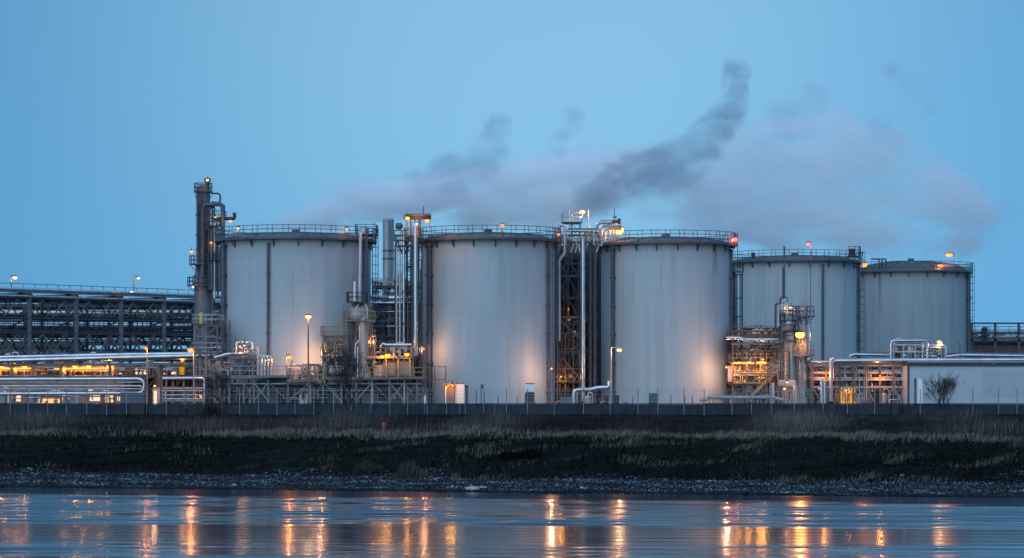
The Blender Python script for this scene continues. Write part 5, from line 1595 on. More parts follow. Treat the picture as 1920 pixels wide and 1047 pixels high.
for k in range(15):
    px = 1376 + k * 4.6
    z0, z1 = Z(rnd.choice((752, 738, 725)), D), Z(rnd.choice((686, 690, 700)), D)
    pipe([(X(px, D), D + rnd.uniform(.6, 3), z0), (X(px, D), D + rnd.uniform(.6, 3), z1)], rnd.choice((.06, .08, .12, .18)), 'upright pipe in the yellow lit bays beside the rust streaked tank', rnd.choice(('vivid', 'yellow', 'pale', 'pale')), 0, 'pipes in the yellow lit bays')
for k, py in enumerate((696, 704, 712, 719, 730, 738, 746)):
    pipe([(X(1374, D), D + .4 + .5 * (k % 3), Z(py, D)), (X(1466, D), D + .4 + .5 * (k % 3), Z(py, D))], rnd.choice((.05, .08, .12)), 'level pipe in the yellow lit bays beside the rust streaked tank', rnd.choice(('yellow', 'pale', 'zinc')), 0, 'pipes in the yellow lit bays')
clutter(X(1376, D), X(1460, D), D + 1, D + 4, .03, 10, 'on the ground in the yellow lit bays', 81, 'pvumc', 2.2)
clutter(X(1376, D), X(1476, D), D + 1, D + 5, lv[0] + .25, 10, 'on the low deck of the yellow lit bays', 82, 'pvumc', 2.0)
clutter(X(1376, D), X(1470, D), D + 1, D + 5, lv[1] + .25, 9, 'on the upper deck over the yellow lit bays', 83, 'pvuml', 2.0)
clutter(X(1395, D), X(1470, D), D + 1, D + 5, lv[3] + .25, 5, 'on the roof deck beside the rust streaked tank', 84, 'vm', .9)
for a, c, lab in ((1374, 1414, 'long yellow tube light beside the rust streaked tank'), (1418, 1437, 'short yellow tube light beside the long one')):
    t_ = thing('tube_light', pt((a + c) / 2, 681, D - .5), lab, 'lamp', 'tube lights of the yellow lit unit')
    MB().beam(pt(a, 679.4, D - .5), pt(c, 679.4, D - .5), .2, .1).build('housing', 'steel', t_)
    MB().tube([pt(a, 681, D - .5), pt(c, 681, D - .5)], .11, 8).build('tube', 'tube_glow', t_)
    for i in range(2): light(t_, pt(a + (c - a) * (i + .5) / 2, 683, D - .9), YEL, 110, .15)
for px, py, W, lab in ((1400, 712, 150, 'yellow work light deep in the lit bays near the rust streaked tank'), (1432, 705, 150, 'yellow work light deep in the lit bays near the stair'), (1431, 674, 80, 'small orange lamp over the short yellow tube light')):
    work_light(px, py, D + (2 if py > 690 else -.5), lab, 'yel', W, .09)
q = thing('control_cabin', (X(1435, 305), 305, lv[3]), 'dark long cabin with small lit windows on the roof deck', 'cabin')
MB().box(X(1396, 305), X(1462, 305), 305, 307.5, lv[3] + .2, Z(617, 305)).build('wall', 'timber', q)
MB().box(X(1394, 305), X(1464, 305), 304.7, 307.8, Z(617, 305), Z(615.4, 305)).build('roof', 'dark', q)
for k, (a, c) in enumerate(((1410, 1417), (1421, 1427), (1432, 1437), (1441, 1446), (1449, 1454))):
    MB().box(X(a, 305), X(c, 305), 304.95, 305, Z(625, 305), Z(620, 305)).build('window', 'lit_window' if k != 3 else 'dark', q)
pipe([(X(1362, 298), 298.4, Z(634, 298)), (X(1388, 298), 298.4, Z(634, 298)), (X(1397, 298), 298.4, Z(637, 298)), (X(1462, 298), 298.4, Z(637, 298))], .2, 'bright kinked pipe along the roof deck beside the rust streaked tank', 'silver', .4, 'pipes of the yellow lit unit')
pipe([(X(1374, 299), 299.2, Z(645, 299)), (X(1480, 299), 299.2, Z(644, 299))], .13, 'level dull pipe under the roof deck beside the rust streaked tank', 'steel', 0, 'pipes of the yellow lit unit')

# columns of the yellow lit unit
D = 294.0
rc = thing('process_column', (X(1506, D), D, 0), 'slim silver column with deck and starry bright lamp', 'column')
cx = X(1506, D)
MB().lathe((cx, D, 0), [(.52, 0), (.52, Z(598, D)), (.42, Z(594, D)), (0, Z(591, D))], 24).build('shell', 'vessel', rc)
for py in (595, 668):
    zz = Z(py, D)
    round_deck(rc, cx, D, zz, .5, 1.35, 'slate' if py < 600 else 'steel')
MB().box(X(1503, D), X(1528, D), D - .5, D + .5, Z(592, D) - .1, Z(592, D)).build('side_arm', 'slate', rc)
MB().tube([(X(1508, D), D, Z(592, D)), (X(1508, D), D, Z(548, D))], .2, 10).tube([(X(1511, D), D - .3, Z(592, D)), (X(1511, D), D - .3, Z(553, D))], .12, 8).build('vent_pipe', 'vessel', rc)
MB().tube([(X(1501.5, D), D - .4, Z(592, D)), (X(1501.5, D), D - .4, Z(568, D))], .09, 8).build('short_vent', 'zinc', rc)
MB().ladder(X(1498.5, D), D - .6, 1, Z(600, D), .5, 0, -1, True).build('ladder', 'steel', rc)
MB().ball((X(1515, D), D - .9, Z(675, D)), .42, 12).tube([(X(1515, D), D - .9, Z(675, D)), (X(1515, D), D - .9, Z(686, D))], .16, 8).build('relief_pot', 'steel', rc)
D = 296.0
rc2 = thing('process_column', (X(1483, D), D, 0), 'dull brown lit column between frame and slim silver one', 'column')
cx = X(1484, D)
MB().lathe((cx, D, 0), [(.85, 0), (.85, Z(630, D)), (.6, Z(624, D)), (0, Z(621, D))], 24).build('shell', 'vessel', rc2)
for py in (610, 640): MB().lathe((cx, D, Z(py, D)), [(.6, 0), (1.2, 0), (1.2, .15), (.6, .15), (.6, 0)], 20, False).build('platform', 'steel', rc2)
MB().rail([(cx + 1.15 * math.cos(a), D + 1.15 * math.sin(a), Z(640, D) + .15) for a in np.linspace(0, 6.283, 15)[:-1]], 1.1, .04, 1.2, 2, True).build('railing', 'dark', rc2)
MB().ladder(X(1473, D), D - .9, 1, Z(640, D), .5, 0, -1, True).build('ladder', 'brown', rc2)
MB().tube([(X(1480, D), D, Z(615, D)), (X(1480, D), D, Z(602, D))], .5, 14).ball((X(1480, D), D, Z(612, D)), .75, 12).build('top_drum', 'vessel', rc2)
D = 297.0
hs = thing('vent_stack', (X(1470, D), D, Z(606, D)), 'tall thin double vent stack in front of the rear tank', 'vent stack')
MB().tube([(X(1470.5, D), D, Z(610, D)), (X(1470.5, D), D, Z(462, D))], .11, 8).build('tall_pipe', 'slate', hs)
MB().tube([(X(1467.5, D), D, Z(560, D)), (X(1467.5, D), D, Z(503, D)), (X(1469.5, D), D, Z(500, D))], .08, 8, .2).build('short_pipe', 'slate', hs)
MB().tube([(X(1463, D), D, Z(610, D)), (X(1463, D), D, Z(558, D)), (X(1475, D), D, Z(558, D)), (X(1475, D), D, Z(590, D))], .13, 8, .25).build('upper_loop', 'slate', hs)
MB().tube([(X(1454, D), D, Z(622, D)), (X(1454, D), D, Z(570, D)), (X(1462, D), D, Z(570, D))], .12, 8, .25).build('side_loop', 'slate', hs)
MB().tube([(X(1472.5, D), D, Z(592, D)), (X(1472.5, D), D, Z(560, D))], .22, 10).build('silencer', 'zinc', hs)
MB().tube([(X(1460.5, D), D, Z(612, D)), (X(1460.5, D), D, Z(572, D))], .24, 10).build('silencer', 'zinc', hs)
hd = frame('valve_deck', 'dark railed valve deck at the foot of the double vent stack', 'deck', X(1464, D), X(1494, D), D - 1.2, D + 1.2, Z(645, D), [Z(602, D)], 3, 2, .16, 'slate', True, [Z(602, D)], [Z(602, D)], rail_m='dark', seed=3)
clutter(X(1465, D), X(1494, D), D - .8, D + .8, Z(601, D) + .1, 5, 'on the dark valve deck', 91, 'vmu', 1.3)
work_light(1484, 577, D - .8, 'pale green tinged lamp on a thin stem above the valve deck', 'warm', 40, .1)
pipe([(X(1484, D), D - .8, Z(600, D)), (X(1484, D), D - .8, Z(579, D))], .04, 'thin stem carrying the pale lamp', 'dark', 0, 'lamp stems')
work_light(1500, 628, 292.6, 'brightest star like yellow lamp on the slim silver column', 'blaze', 1500, .42)
lamp_post(1520, 458, 291, 0, 'tallest thin mast with a red lamp before the rear tank', 'red', 130, -.3, .065, 'steel', .18, 'lamp posts on the tanks')
D = 289.0
pipe([(X(1448, D), D, 0), (X(1448, D), D, Z(718, D))], .24, 'stout pale upright stub beside the green sign', 'pale', 0, 'stubs at the yellow lit unit')
pipe([(X(1493, D), D, 0), (X(1493, D), D, Z(722, D))], .42, 'stout cream drum stub beside the green sign', 'pale', 0, 'stubs at the yellow lit unit', n=14)
pipe([(X(1541, D), D, 0), (X(1541, D), D, Z(712, D))], .24, 'left pale upright pipe of the pair at the warehouse rack', 'silver', 0, 'stubs at the yellow lit unit')
pipe([(X(1546.5, D), D, 0), (X(1546.5, D), D, Z(715, D))], .24, 'right pale upright pipe of the pair at the warehouse rack', 'silver', 0, 'stubs at the yellow lit unit')
hvessel(X(1478, D), D + 1, Z(732, D), 2.2, .5, 'pale drum lit warm beside the stout stub', 'pale')
frame('drum_stand', 'brown stand under the warm lit drum', 'stand', X(1468, D), X(1488, D), D + .5, D + 1.5, 0, [Z(733, D)], 2, 2, .14, 'brown', False)
work_light(1471, 729, D - .4, 'small white lamp beside the warm lit drum', 'warm', 60, .12)
work_light(1476, 717, D - .2, 'pale globe lamp above the warm lit drum', 'warm', 30, .1)
t_ = thing('sign_board', (X(1513, 281), 281, 0), 'small green board on a post behind the fence', 'sign')
MB().box(X(1509.5, 281), X(1517.5, 281), 281, 281.06, Z(745, 281), Z(730, 281)).build('board', 'green', t_)
MB().beam((X(1513.5, 281), 281.1, 0), (X(1513.5, 281), 281.1, Z(733, 281)), .08).build('post', 'steel', t_)
t_ = thing('sign_board', (X(1538, 281), 281, 0), 'small white board on a thin post near the lit room', 'sign')
MB().box(X(1534, 281), X(1541, 281), 281, 281.06, Z(731, 281), Z(727, 281)).build('board', 'white', t_)
MB().beam((X(1537.5, 281), 281.1, 0), (X(1537.5, 281), 281.1, Z(728, 281)), .07).build('post', 'steel', t_)
cabinet(X(1225, 283), 283, 0, 1.0, Z(739, 283), 'dark green cabinet in front of the rust streaked tank', 'green', 'cabinets at the rust streaked tank', dpt=.8)
cabinet(X(1138, 283), 283.6, 0, .4, Z(743, 283), 'dark narrow cabinet left of the pale lamp post', 'black', 'cabinets at the rust streaked tank')
cabinet(X(1157, 283), 283.6, 0, .5, Z(743, 283), 'dark broad cabinet right of the pale lamp post', 'black', 'cabinets at the rust streaked tank')
t_ = thing('covered_trough', (X(1390, 283), 283, 0), 'long low white curved cover at the foot of the rust streaked tank', 'cover')
q = MB()
for px0, px1, py in ((1312, 1326, 749), (1326, 1452, 745.5), (1452, 1468, 747)):
    q.tube([(X(px0, 283), 283, Z(py + (2 if px0 == 1312 else 0), 283)), (X(px1, 283), 283, Z(py + (3 if px0 == 1452 else 0), 283))], .22, 10)
q.build('cover', 'pale', t_)
for px in range(1320, 1466, 18):
    MB().beam((X(px, 283), 283, 0), (X(px, 283), 283, Z(749, 283)), .1).build('foot', 'steel', t_)
for k, px in enumerate((1186, 1258, 1284, 1298, 1330)):
    tag(MB().tube([(X(px, 281), 281, 0), (X(px, 281), 281, Z(744 - 3 * (k % 2), 281))], .05, 8).build('stake', 'slate'), ('first slate stake right of the pale lamp post', 'slate stake beside the green cabinet', 'lone slate stake at the rust streaked tank', 'slate stake beside the white cover', 'slate stake behind the white cover')[k], 'post', 'stakes at the rust streaked tank')
clutter(X(1165, 286), X(1215, 286), 284, 286, 0, 3, 'at the rust streaked tank foot', 92, 'pv', .8)

# ------------------------------------------------------------------ right pipe rack
D = 292.0
lv = [Z(p_, D) for p_ in (726, 712, 699, 685)]
rr_ = frame('pipe_rack', 'brown lit pipe rack beside the warehouse', 'pipe rack', X(1524, D), X(1700, D), D, D + 5, 0, lv, 8, 2, .22, 'brown', True, [], [], bm='pale', brace_rows=(0,), seed=17)
MB().beam((X(1520, D), D - .1, Z(684, D)), (X(1703, D), D - .1, Z(682, D)), .2, .25).build('top_girder', 'steel', rr_)
pipe([(X(1559, D), D - .5, Z(715, D)), (X(1559, D), D - .5, Z(677, D)), (X(1706, D), D - .5, Z(676, D)), (X(2000, D), D - .5, Z(675, D))], .27, 'thick bright pipe with down turned end over the warehouse rack', 'silver', .5, 'pipes over the warehouse rack', n=12, flange=5)
pipe([(X(1556.5, D), D - .75, Z(752, D)), (X(1556.5, D), D - .75, Z(676, D)), (X(1562, D), D - .75, Z(673, D))], .22, 'rust lit upright pipe at the left end of the warehouse rack', 'zinc', .4, 'pipes over the warehouse rack')
pipe([(X(1516, D), D + 1, Z(679, D)), (X(1706, D), D + 1, Z(679, D))], .18, 'second bright pipe behind the thick one over the warehouse rack', 'silver', 0, 'pipes over the warehouse rack', flange=6)
rnd = random.Random(19)
for k in range(14):
    z = lv[1 + k % 3] + .2
    a, c = rnd.choice((1520, 1524, 1560, 1610)), rnd.choice((1640, 1690, 1702))
    pipe([(X(a, D), D + .2 + .33 * k, z), (X(c, D), D + .2 + .33 * k, z)], rnd.choice((.08, .12, .16, .2)), 'level pipe lying in the brown warehouse rack', rnd.choice(('silver', 'zinc', 'pale', 'brown')), 0, 'pipes in the warehouse rack', flange=4)
for k in range(22):
    px = 1524 + k * 8
    pipe([(X(px, D), D + rnd.uniform(-.2, 2), Z(rnd.choice((752, 735, 712)), D)), (X(px, D), D + rnd.uniform(-.2, 2), Z(rnd.choice((686, 700)), D))], rnd.choice((.05, .08, .11)), 'short upright pipe dropping through the warehouse rack', rnd.choice(('zinc', 'pale', 'brown', 'yellow')), 0, 'drop pipes in the warehouse rack', n=6)
clutter(X(1526, D), X(1700, D), D + 1, D + 4, lv[1] + .15, 18, 'on the middle level of the warehouse rack', 93, 'vmlc', 1.0)
clutter(X(1605, D), X(1700, D), D - .2, D + 3, .03, 10, 'on the ground under the warehouse rack', 94, 'pvumc', 1.9)
MB().ladder(X(1624, D), D - .4, .2, lv[3], .5, 0, -1, False).build('ladder', 'yellow', rr_)
lr = thing('lit_room', (X(1590, D + 1), D + 1, 0), 'small room glowing yellow under the warehouse rack', 'building')
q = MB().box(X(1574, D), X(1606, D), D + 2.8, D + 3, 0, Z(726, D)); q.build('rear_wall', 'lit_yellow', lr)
MB().box(X(1573, D), X(1574, D), D + .5, D + 3.1, 0, Z(726, D)).box(X(1606, D), X(1607, D), D + .5, D + 3.1, 0, Z(726, D)).build('side_wall', 'vivid', lr)
MB().box(X(1572, D), X(1612, D), D + .3, D + 3.3, Z(726, D), Z(724, D)).build('roof', 'brown', lr)
MB().box(X(1586, D), X(1587.5, D), D + .6, D + .7, 0, Z(726, D)).box(X(1594, D), X(1595, D), D + .6, D + .7, 0, Z(726, D)).build('door_post', 'yellow', lr)
work_light(1588, 730, D + 1.6, 'ceiling lamp in the small yellow room', 'yel', 200, .1)
work_light(1650, 705, D - .8, 'soft lamp over the right half of the warehouse rack', 'sod', 220, .08)
work_light(1545, 700, D - .8, 'soft lamp over the left end of the warehouse rack', 'sod', 160, .08)
bk = thing('machine_hall', (X(1610, 300), 300, 0), 'dark hall behind the warehouse rack', 'building')
MB().box(X(1520, 300), X(1706, 300), 299.5, 303, 0, Z(690, 300)).build('wall', 'dark', bk)
MB().box(X(1519, 300), X(1707, 300), 299.3, 303.2, Z(690, 300), Z(688, 300)).build('roof', 'slate', bk)

# ------------------------------------------------------------------ warehouse
m, n, l, b = new_mat('ribbed_cladding')
v, obj = coords(n, l, (1, 1, .12)); f1 = noise(n, l, v, .5, 5, .6)
c = ramp(n, l, f1, [(.3, (.32, .395, .45)), (.7, (.39, .465, .52))])
l.new(c, b.inputs['Base Color']); b.inputs['Roughness'].default_value = .5
M['cladding'] = m
D = 288.0
wh = thing('warehouse', (X(1810, D), D, 0), 'pale blue ribbed warehouse with a dark roof edge and white door', 'building')
q = MB().box(X(1703, D), X(2300, D), D, D + 22, 0, Z(686, D))
xx = X(1703, D) + .1
while xx < X(2100, D):
    q.box(xx, xx + .16, D - .05, D, .02, Z(686.5, D)); xx += .5
q.build('wall', 'cladding', wh)
MB().box(X(1701, D), X(2302, D), D - .25, D + 22.2, Z(686, D), Z(679.5, D)).build('parapet', 'dark', wh)
MB().box(X(1701, D), X(2302, D), D - .3, D - .05, Z(679.5, D) + .003, Z(678.3, D)).build('flashing', 'silver', wh)
MB().box(X(1701, D), X(1704.5, D), D - .2, D - .06, 0, Z(686.5, D)).build('corner_trim', 'dark', wh)
MB().box(X(1720, D), X(1729.5, D), D - .12, D - .06, .05, Z(710, D)).build('door', 'white', wh)
MB().box(X(1714, D), X(1717, D), D - .2, D - .06, .05, Z(709.5, D)).build('drain_pipe', 'slate', wh)
q = MB()
for j in range(10): q.beam((X(1840, D), D - .09, Z(697 + j * 5, D)), (X(1960, D), D - .09, Z(697 + j * 5, D)), .035)
q.build('louvre_grille', 'cladding', wh)
MB().box(X(1858, D), X(1866, D), D - .36, D - .26, Z(684.5, D), Z(681, D)).build('wall_sign', 'slate', wh)

# pipes and loops on the roofline at right
D = 300.0
pipe([(X(1593, 310), 310, Z(690, 310)), (X(1593, 310), 310, Z(668, 310)), (X(1600, 310), 310, Z(665, 310)), (X(1690, 310), 310, Z(667, 310)), (X(1778, 310), 310, Z(669, 310)), (X(1800, 310), 310, Z(666, 310)), (X(2000, 310), 310, Z(669, 310))], .2, 'bright wavy pipe along the roofline behind the warehouse edge', 'silver', .6, 'roofline pipes', flange=6)
pipe([(X(1610, 312), 312, Z(663, 312)), (X(2000, 312), 312, Z(664, 312))], .14, 'dull thin pipe behind the wavy roofline pipe', 'slate', 0, 'roofline pipes')
lp = frame('valve_rack', 'pale pipe frame with loops on the roofline before the farthest tank', 'frame', X(1672, D), X(1738, D), D, D + 3, Z(678, D), [Z(660, D), Z(647, D)], 4, 2, .13, 'zinc', False, seed=4)
for k, (a, c, py, r) in enumerate(((1670, 1738, 639, .17), (1676, 1730, 642.5, .14), (1704, 1776, 648, .11), (1712, 1775, 652, .11))):
    pipe([(X(a, D), D - .3 + .5 * k, Z(676, D)), (X(a, D), D - .3 + .5 * k, Z(py, D)), (X(c, D), D - .3 + .5 * k, Z(py, D)), (X(c, D), D - .3 + .5 * k, Z(672, D))], r, ('outermost bright pipe loop on the roofline frame', 'second bright pipe loop inside the outermost one', 'upper thin loop reaching out on the roofline', 'lower thin loop reaching out on the roofline')[k], 'silver' if k < 2 else 'zinc', .5, 'pipe loops on the roofline')
clutter(X(1675, D), X(1772, D), D + .5, D + 2, Z(678, D), 8, 'inside the roofline pipe frame', 95, 'vmu', 1.6)
lamp_post(1766, 642, D + 1, Z(678, D), 'short lamp post glowing over the roofline pipes', 'warm', 220, -.35, .05, 'zinc', .2, 'lamp posts on the roofline')
pipe([(X(1800, 305), 305, Z(672, 305)), (X(1800, 305), 305, Z(647, 305)), (X(1792, 305), 305, Z(639, 305))], .05, 'thin bent rod before the farthest tank', 'slate', .2, 'roofline rods')

# lamps and pipework on the tanks at right
D = 392.0
lamp_post(1788, 478, D, TH + .5, 'hooked lamp post on the farthest tank', 'sod', 260, -.75, .06, 'steel', .36, 'lamp posts on the tanks')
work_light(1763, 499, 388.5, 'orange lamp behind the railing of the farthest tank', 'sod', 420, .32)
t_ = thing('rim_gate', (X(1650, 389), 389, TH + .6), 'dark square gate frame on the farthest tank rim', 'frame')
MB().beam((X(1633, 389), 389, Z(486, 389)), (X(1661, 389), 389, Z(486, 389)), .22).build('beam', 'dark', t_)
for px in (1648, 1654, 1661): MB().beam((X(px, 389), 389, TH + .6), (X(px, 389), 389, Z(486, 389)), .2).build('post', 'dark', t_)
t_ = thing('rim_gallery', (X(1600, 352), 351, TH), 'dark equipment gallery on the right rim of the rear tank', 'gallery')
MB().box(X(1590, 351), X(1612, 351), 350, 352, TH + .55, TH + .7).build('platform', 'dark', t_)
MB().rail([(X(1590, 351), 350, TH + .7), (X(1612, 351), 350, TH + .7), (X(1612, 351), 352, TH + .7)], 1.3, .05, 1.0, 3).build('railing', 'dark', t_)
MB().box(X(1592, 351), X(1602, 351), 350.3, 351.5, TH + .7, TH + 1.7).build('winch_box', 'dark', t_)
pipe([(X(1613, 352), 352, Z(502, 352)), (X(1617, 352), 352, Z(498, 352)), (X(1617, 352), 352, Z(482, 352)), (X(1608, 352), 352, Z(480, 352))], .13, 'orange lit hooked pipe between rear and farthest tank', 'zinc', .4, 'hooked pipes on the rims')
work_light(1620, 497, 367, 'orange lamp shining between rear and farthest tank', 'sod', 520, .36)
t_ = thing('rim_vent', (X(1413, 350), 350.5, TH + .2), 'small dark vent hood on the left roof of the rear tank', 'vent')
MB().tube([(X(1413, 350), 350.5, TH + .2), (X(1413, 350), 350.5, Z(478, 350))], .2, 10).lathe((X(1413, 350), 350.5, Z(478, 350)), [(.35, 0), (.35, .2), (0, .45)], 12).build('hood', 'dark', t_)

# far bridge and hall at the right edge
D = 430.0
fb = thing('pipe_bridge', (X(1860, D), D, 0), 'dark far pipe bridge with railings against the sky', 'pipe bridge')
for px in range(1822, 2100, 44):
    MB().beam((X(px, D), D, 0), (X(px, D), D, Z(606, D)), .4).build('column', 'slate', fb)
for py, hh in ((606.5, .3), (626, .35), (638, .5)):
    MB().beam((X(1806, D), D, Z(py, D)), (X(2100, D), D, Z(py, D)), .4, hh).build('girder', 'slate', fb)
MB().rail([(X(1808, D), D - .4, Z(625, D)), (X(2100, D), D - .4, Z(625, D))], 1.2, .05, 2, 2).build('railing', 'slate', fb)
for k, (py, r, mm_) in enumerate(((632, .3, 'silver'), (622, .2, 'zinc'), (645, .25, 'dark'))):
    pipe([(X(1806, D), D + 1, Z(py, D)), (X(2100, D), D + 1, Z(py, D))], r, ('thick bright pipe in the far pipe bridge', 'thin pipe above the thick one in the far pipe bridge', 'dark pipe at the bottom of the far pipe bridge')[k], mm_, 0, 'pipes on the far pipe bridge')
pipe([(X(1842, D), D - .3, Z(642, D)), (X(1842, D), D - .3, Z(616, D)), (X(1848, D), D - .3, Z(616, D)), (X(1848, D), D - .3, Z(636, D))], .28, 'dark pipe hoop on the far pipe bridge', 'dark', .5, 'pipes on the far pipe bridge')
clutter(X(1810, D), X(1925, D), D + .5, D + 2, Z(636, D), 9, 'on the far pipe bridge', 97, 'vmlu', 1.6)
fh = thing('machine_hall', (X(1870, 425), 436, 0), 'dark far hall under the far pipe bridge', 'building')
MB().box(X(1815, 435), X(2100, 435), 435, 445, 0, Z(642, 435)).build('wall', 'timber', fh)
MB().box(X(1813, 435), X(2102, 435), 434.6, 445.4, Z(642, 435), Z(639, 435)).build('roof', 'dark', fh)

# ------------------------------------------------------------------ steam
def steam(name, pts, d, label, density, col, scale, stretch, seed, thr=(.42, .68), aniso=0.0, squash=.8):
    """plume built as a closed hull round its axis (px, py, radius px); density falls to nothing at the hull and is broken up by noise"""
    C = [(pt(px, py, d + dd), r / F * d) for px, py, r, dd in pts]
    q = MB()
    nseg = 16
    # resample the axis so neighbouring puffs overlap
    P = []
    for (a, ra), (b_, rb) in zip(C, C[1:]):
        for k in range(2): P.append((a.lerp(b_, k / 2), ra + (rb - ra) * k / 2))
    P.append(C[-1])
    first = P[0][0] - (C[-1][0] - C[0][0]).normalized() * P[0][1] * 1.25
    last = P[-1][0] + (C[-1][0] - C[0][0]).normalized() * P[-1][1] * 1.25
    ring_pts = [(first, .02)] + [(first.lerp(P[0][0], .5), P[0][1] * .87)] + P + [(last.lerp(P[-1][0], .5), P[-1][1] * .87), (last, .02)]
    vs, fs = [], []
    for i, (p, r) in enumerate(ring_pts):
        tdir = (C[-1][0] - C[0][0]).normalized()
        A = tdir.cross(Vector((0, 1, 0))).normalized(); B = tdir.cross(A)
        for k in range(nseg):
            t_ = 2 * math.pi * k / nseg
            vs.append(p + A * (math.cos(t_) * r * 1.3) + B * (math.sin(t_) * r * 1.3))
    for i in range(len(ring_pts) - 1):
        for k in range(nseg):
            k2 = (k + 1) % nseg
            fs.append((i * nseg + k, i * nseg + k2, (i + 1) * nseg + k2, (i + 1) * nseg + k))
    fs.append(tuple(range(nseg))[::-1]); fs.append(tuple((len(ring_pts) - 1) * nseg + k for k in range(nseg)))
    q.add(vs, fs, True)
    m = bpy.data.materials.new(name + '_volume'); m.use_nodes = True
    n, l = m.node_tree.nodes, m.node_tree.links
    n.clear()
    out = n.new('ShaderNodeOutputMaterial'); vol = n.new('ShaderNodeVolumePrincipled')
    l.new(vol.outputs[0], out.inputs['Volume'])
    geo = n.new('ShaderNodeNewGeometry')
    # warp the position a little so the falloff is never a clean ball
    wsc = n.new('ShaderNodeVectorMath'); wsc.operation = 'SCALE'; wsc.inputs['Scale'].default_value = .11 * scale; l.new(geo.outputs['Position'], wsc.inputs[0])
    wn_ = n.new('ShaderNodeTexNoise'); wn_.inputs['Scale'].default_value = 1; wn_.inputs['Detail'].default_value = 2; l.new(wsc.outputs[0], wn_.inputs['Vector'])
    wm = n.new('ShaderNodeVectorMath'); wm.operation = 'SUBTRACT'; wm.inputs[1].default_value = (.5, .5, .5); l.new(wn_.outputs['Color'], wm.inputs[0])
    wa = n.new('ShaderNodeVectorMath'); wa.operation = 'MULTIPLY_ADD'
    rm = sum(r for _, r in C) / len(C)
    wa.inputs[1].default_value = (rm * 0.9,) * 3
    l.new(wm.outputs[0], wa.inputs[0]); l.new(geo.outputs['Position'], wa.inputs[2])
    tot = None
    for p, r in (P if len(C) > 4 else C):
        s1 = n.new('ShaderNodeVectorMath'); s1.operation = 'SUBTRACT'; s1.inputs[1].default_value = p; l.new(wa.outputs[0], s1.inputs[0])
        s2 = n.new('ShaderNodeVectorMath'); s2.operation = 'SCALE'; s2.inputs['Scale'].default_value = 1 / (r * 1.12); l.new(s1.outputs[0], s2.inputs[0])
        s3 = n.new('ShaderNodeVectorMath'); s3.operation = 'DOT_PRODUCT'; l.new(s2.outputs[0], s3.inputs[0]); l.new(s2.outputs[0], s3.inputs[1])
        s4 = n.new('ShaderNodeMath'); s4.operation = 'SUBTRACT'; s4.inputs[0].default_value = 1; s4.use_clamp = True; l.new(s3.outputs['Value'], s4.inputs[1])
        if tot is None: tot = s4.outputs[0]
        else:
            s5 = n.new('ShaderNodeMath'); s5.operation = 'ADD'; l.new(tot, s5.inputs[0]); l.new(s4.outputs[0], s5.inputs[1]); tot = s5.outputs[0]
    cl = n.new('ShaderNodeMath'); cl.operation = 'MINIMUM'; cl.inputs[1].default_value = 1; l.new(tot, cl.inputs[0])
    st = n.new('ShaderNodeMapping'); st.inputs['Scale'].default_value = stretch; st.inputs['Rotation'].default_value = (0, math.radians(28), 0); st.inputs['Location'].default_value = (seed * 13.7, 0, seed * 7.1)
    l.new(geo.outputs['Position'], st.inputs['Vector'])
    nz = n.new('ShaderNodeTexNoise'); nz.inputs['Scale'].default_value = .16 * scale; nz.inputs['Detail'].default_value = 4; nz.inputs['Roughness'].default_value = .55; nz.inputs['Distortion'].default_value = .6
    l.new(st.outputs[0], nz.inputs['Vector'])
    er = n.new('ShaderNodeMath'); er.operation = 'MULTIPLY_ADD'; er.inputs[1].default_value = thr[1]; er.inputs[2].default_value = -.5 * thr[1] - thr[0]; l.new(nz.outputs[0], er.inputs[0])
    mu = n.new('ShaderNodeMath'); mu.operation = 'ADD'; mu.use_clamp = True; l.new(cl.outputs[0], mu.inputs[0]); l.new(er.outputs[0], mu.inputs[1])
    mq = n.new('ShaderNodeMath'); mq.operation = 'MULTIPLY'; l.new(mu.outputs[0], mq.inputs[0]); l.new(cl.outputs[0], mq.inputs[1]); mu = mq
    m2 = n.new('ShaderNodeMath'); m2.operation = 'MULTIPLY'; m2.inputs[1].default_value = density; l.new(mu.outputs[0], m2.inputs[0])
    l.new(m2.outputs[0], vol.inputs['Density'])
    vol.inputs['Color'].default_value = (*col, 1)
    vol.inputs['Anisotropy'].default_value = aniso if aniso else .08
    o = q.build(name, m)
    return tag(o, label, 'steam', 'plumes of steam', 'stuff')


WHITE, GREY = (.998, .996, .998), (.46, .49, .60)
steam('steam', [(490, 424, 20, 0), (560, 410, 32, 0), (640, 394, 46, 0), (730, 380, 58, 0), (820, 370, 66, 0), (910, 372, 68, 0), (1000, 362, 78, 0), (1090, 348, 80, 0), (1170, 330, 64, 0), (1240, 305, 40, 0)], 405, 'pale low steam drifting from behind the widest tank', .42, WHITE, .95, (.4, 1, 1.25), 1, (.28, 6.0))
steam('smoke', [(1066, 388, 20, 0), (1110, 374, 36, 0), (1175, 338, 58, 0), (1245, 316, 58, 0), (1310, 282, 50, 0), (1352, 232, 44, 0), (1380, 175, 40, 0), (1376, 125, 32, 0)], 390, 'dark grey smoke plume curling up over the gap between tanks', .19, GREY, 1.7, (.55, 1, 1.0), 2, (.40, 6.5))
steam('steam', [(1172, 430, 24, -104), (1205, 412, 42, -80), (1290, 385, 80, -20), (1380, 360, 112, 0), (1480, 335, 140, 0), (1580, 345, 140, 0), (1660, 365, 124, 0), (1740, 385, 96, 0), (1815, 405, 66, 0)], 412, 'broad pale lavender steam cloud above the rust streaked and rear tanks', .19, (.997, .993, .998), 1.0, (.45, 1, 1.15), 3, (.42, 6.5))
steam('smoke', [(770, 350, 36, 0), (840, 325, 48, 0), (905, 300, 48, 0), (935, 262, 40, 0), (930, 230, 30, 0)], 398, 'faint dark wisp above the pale steam at the kiosk tank', .10, GREY, 1.9, (.6, 1, 1.0), 4, (.45, 6.5))
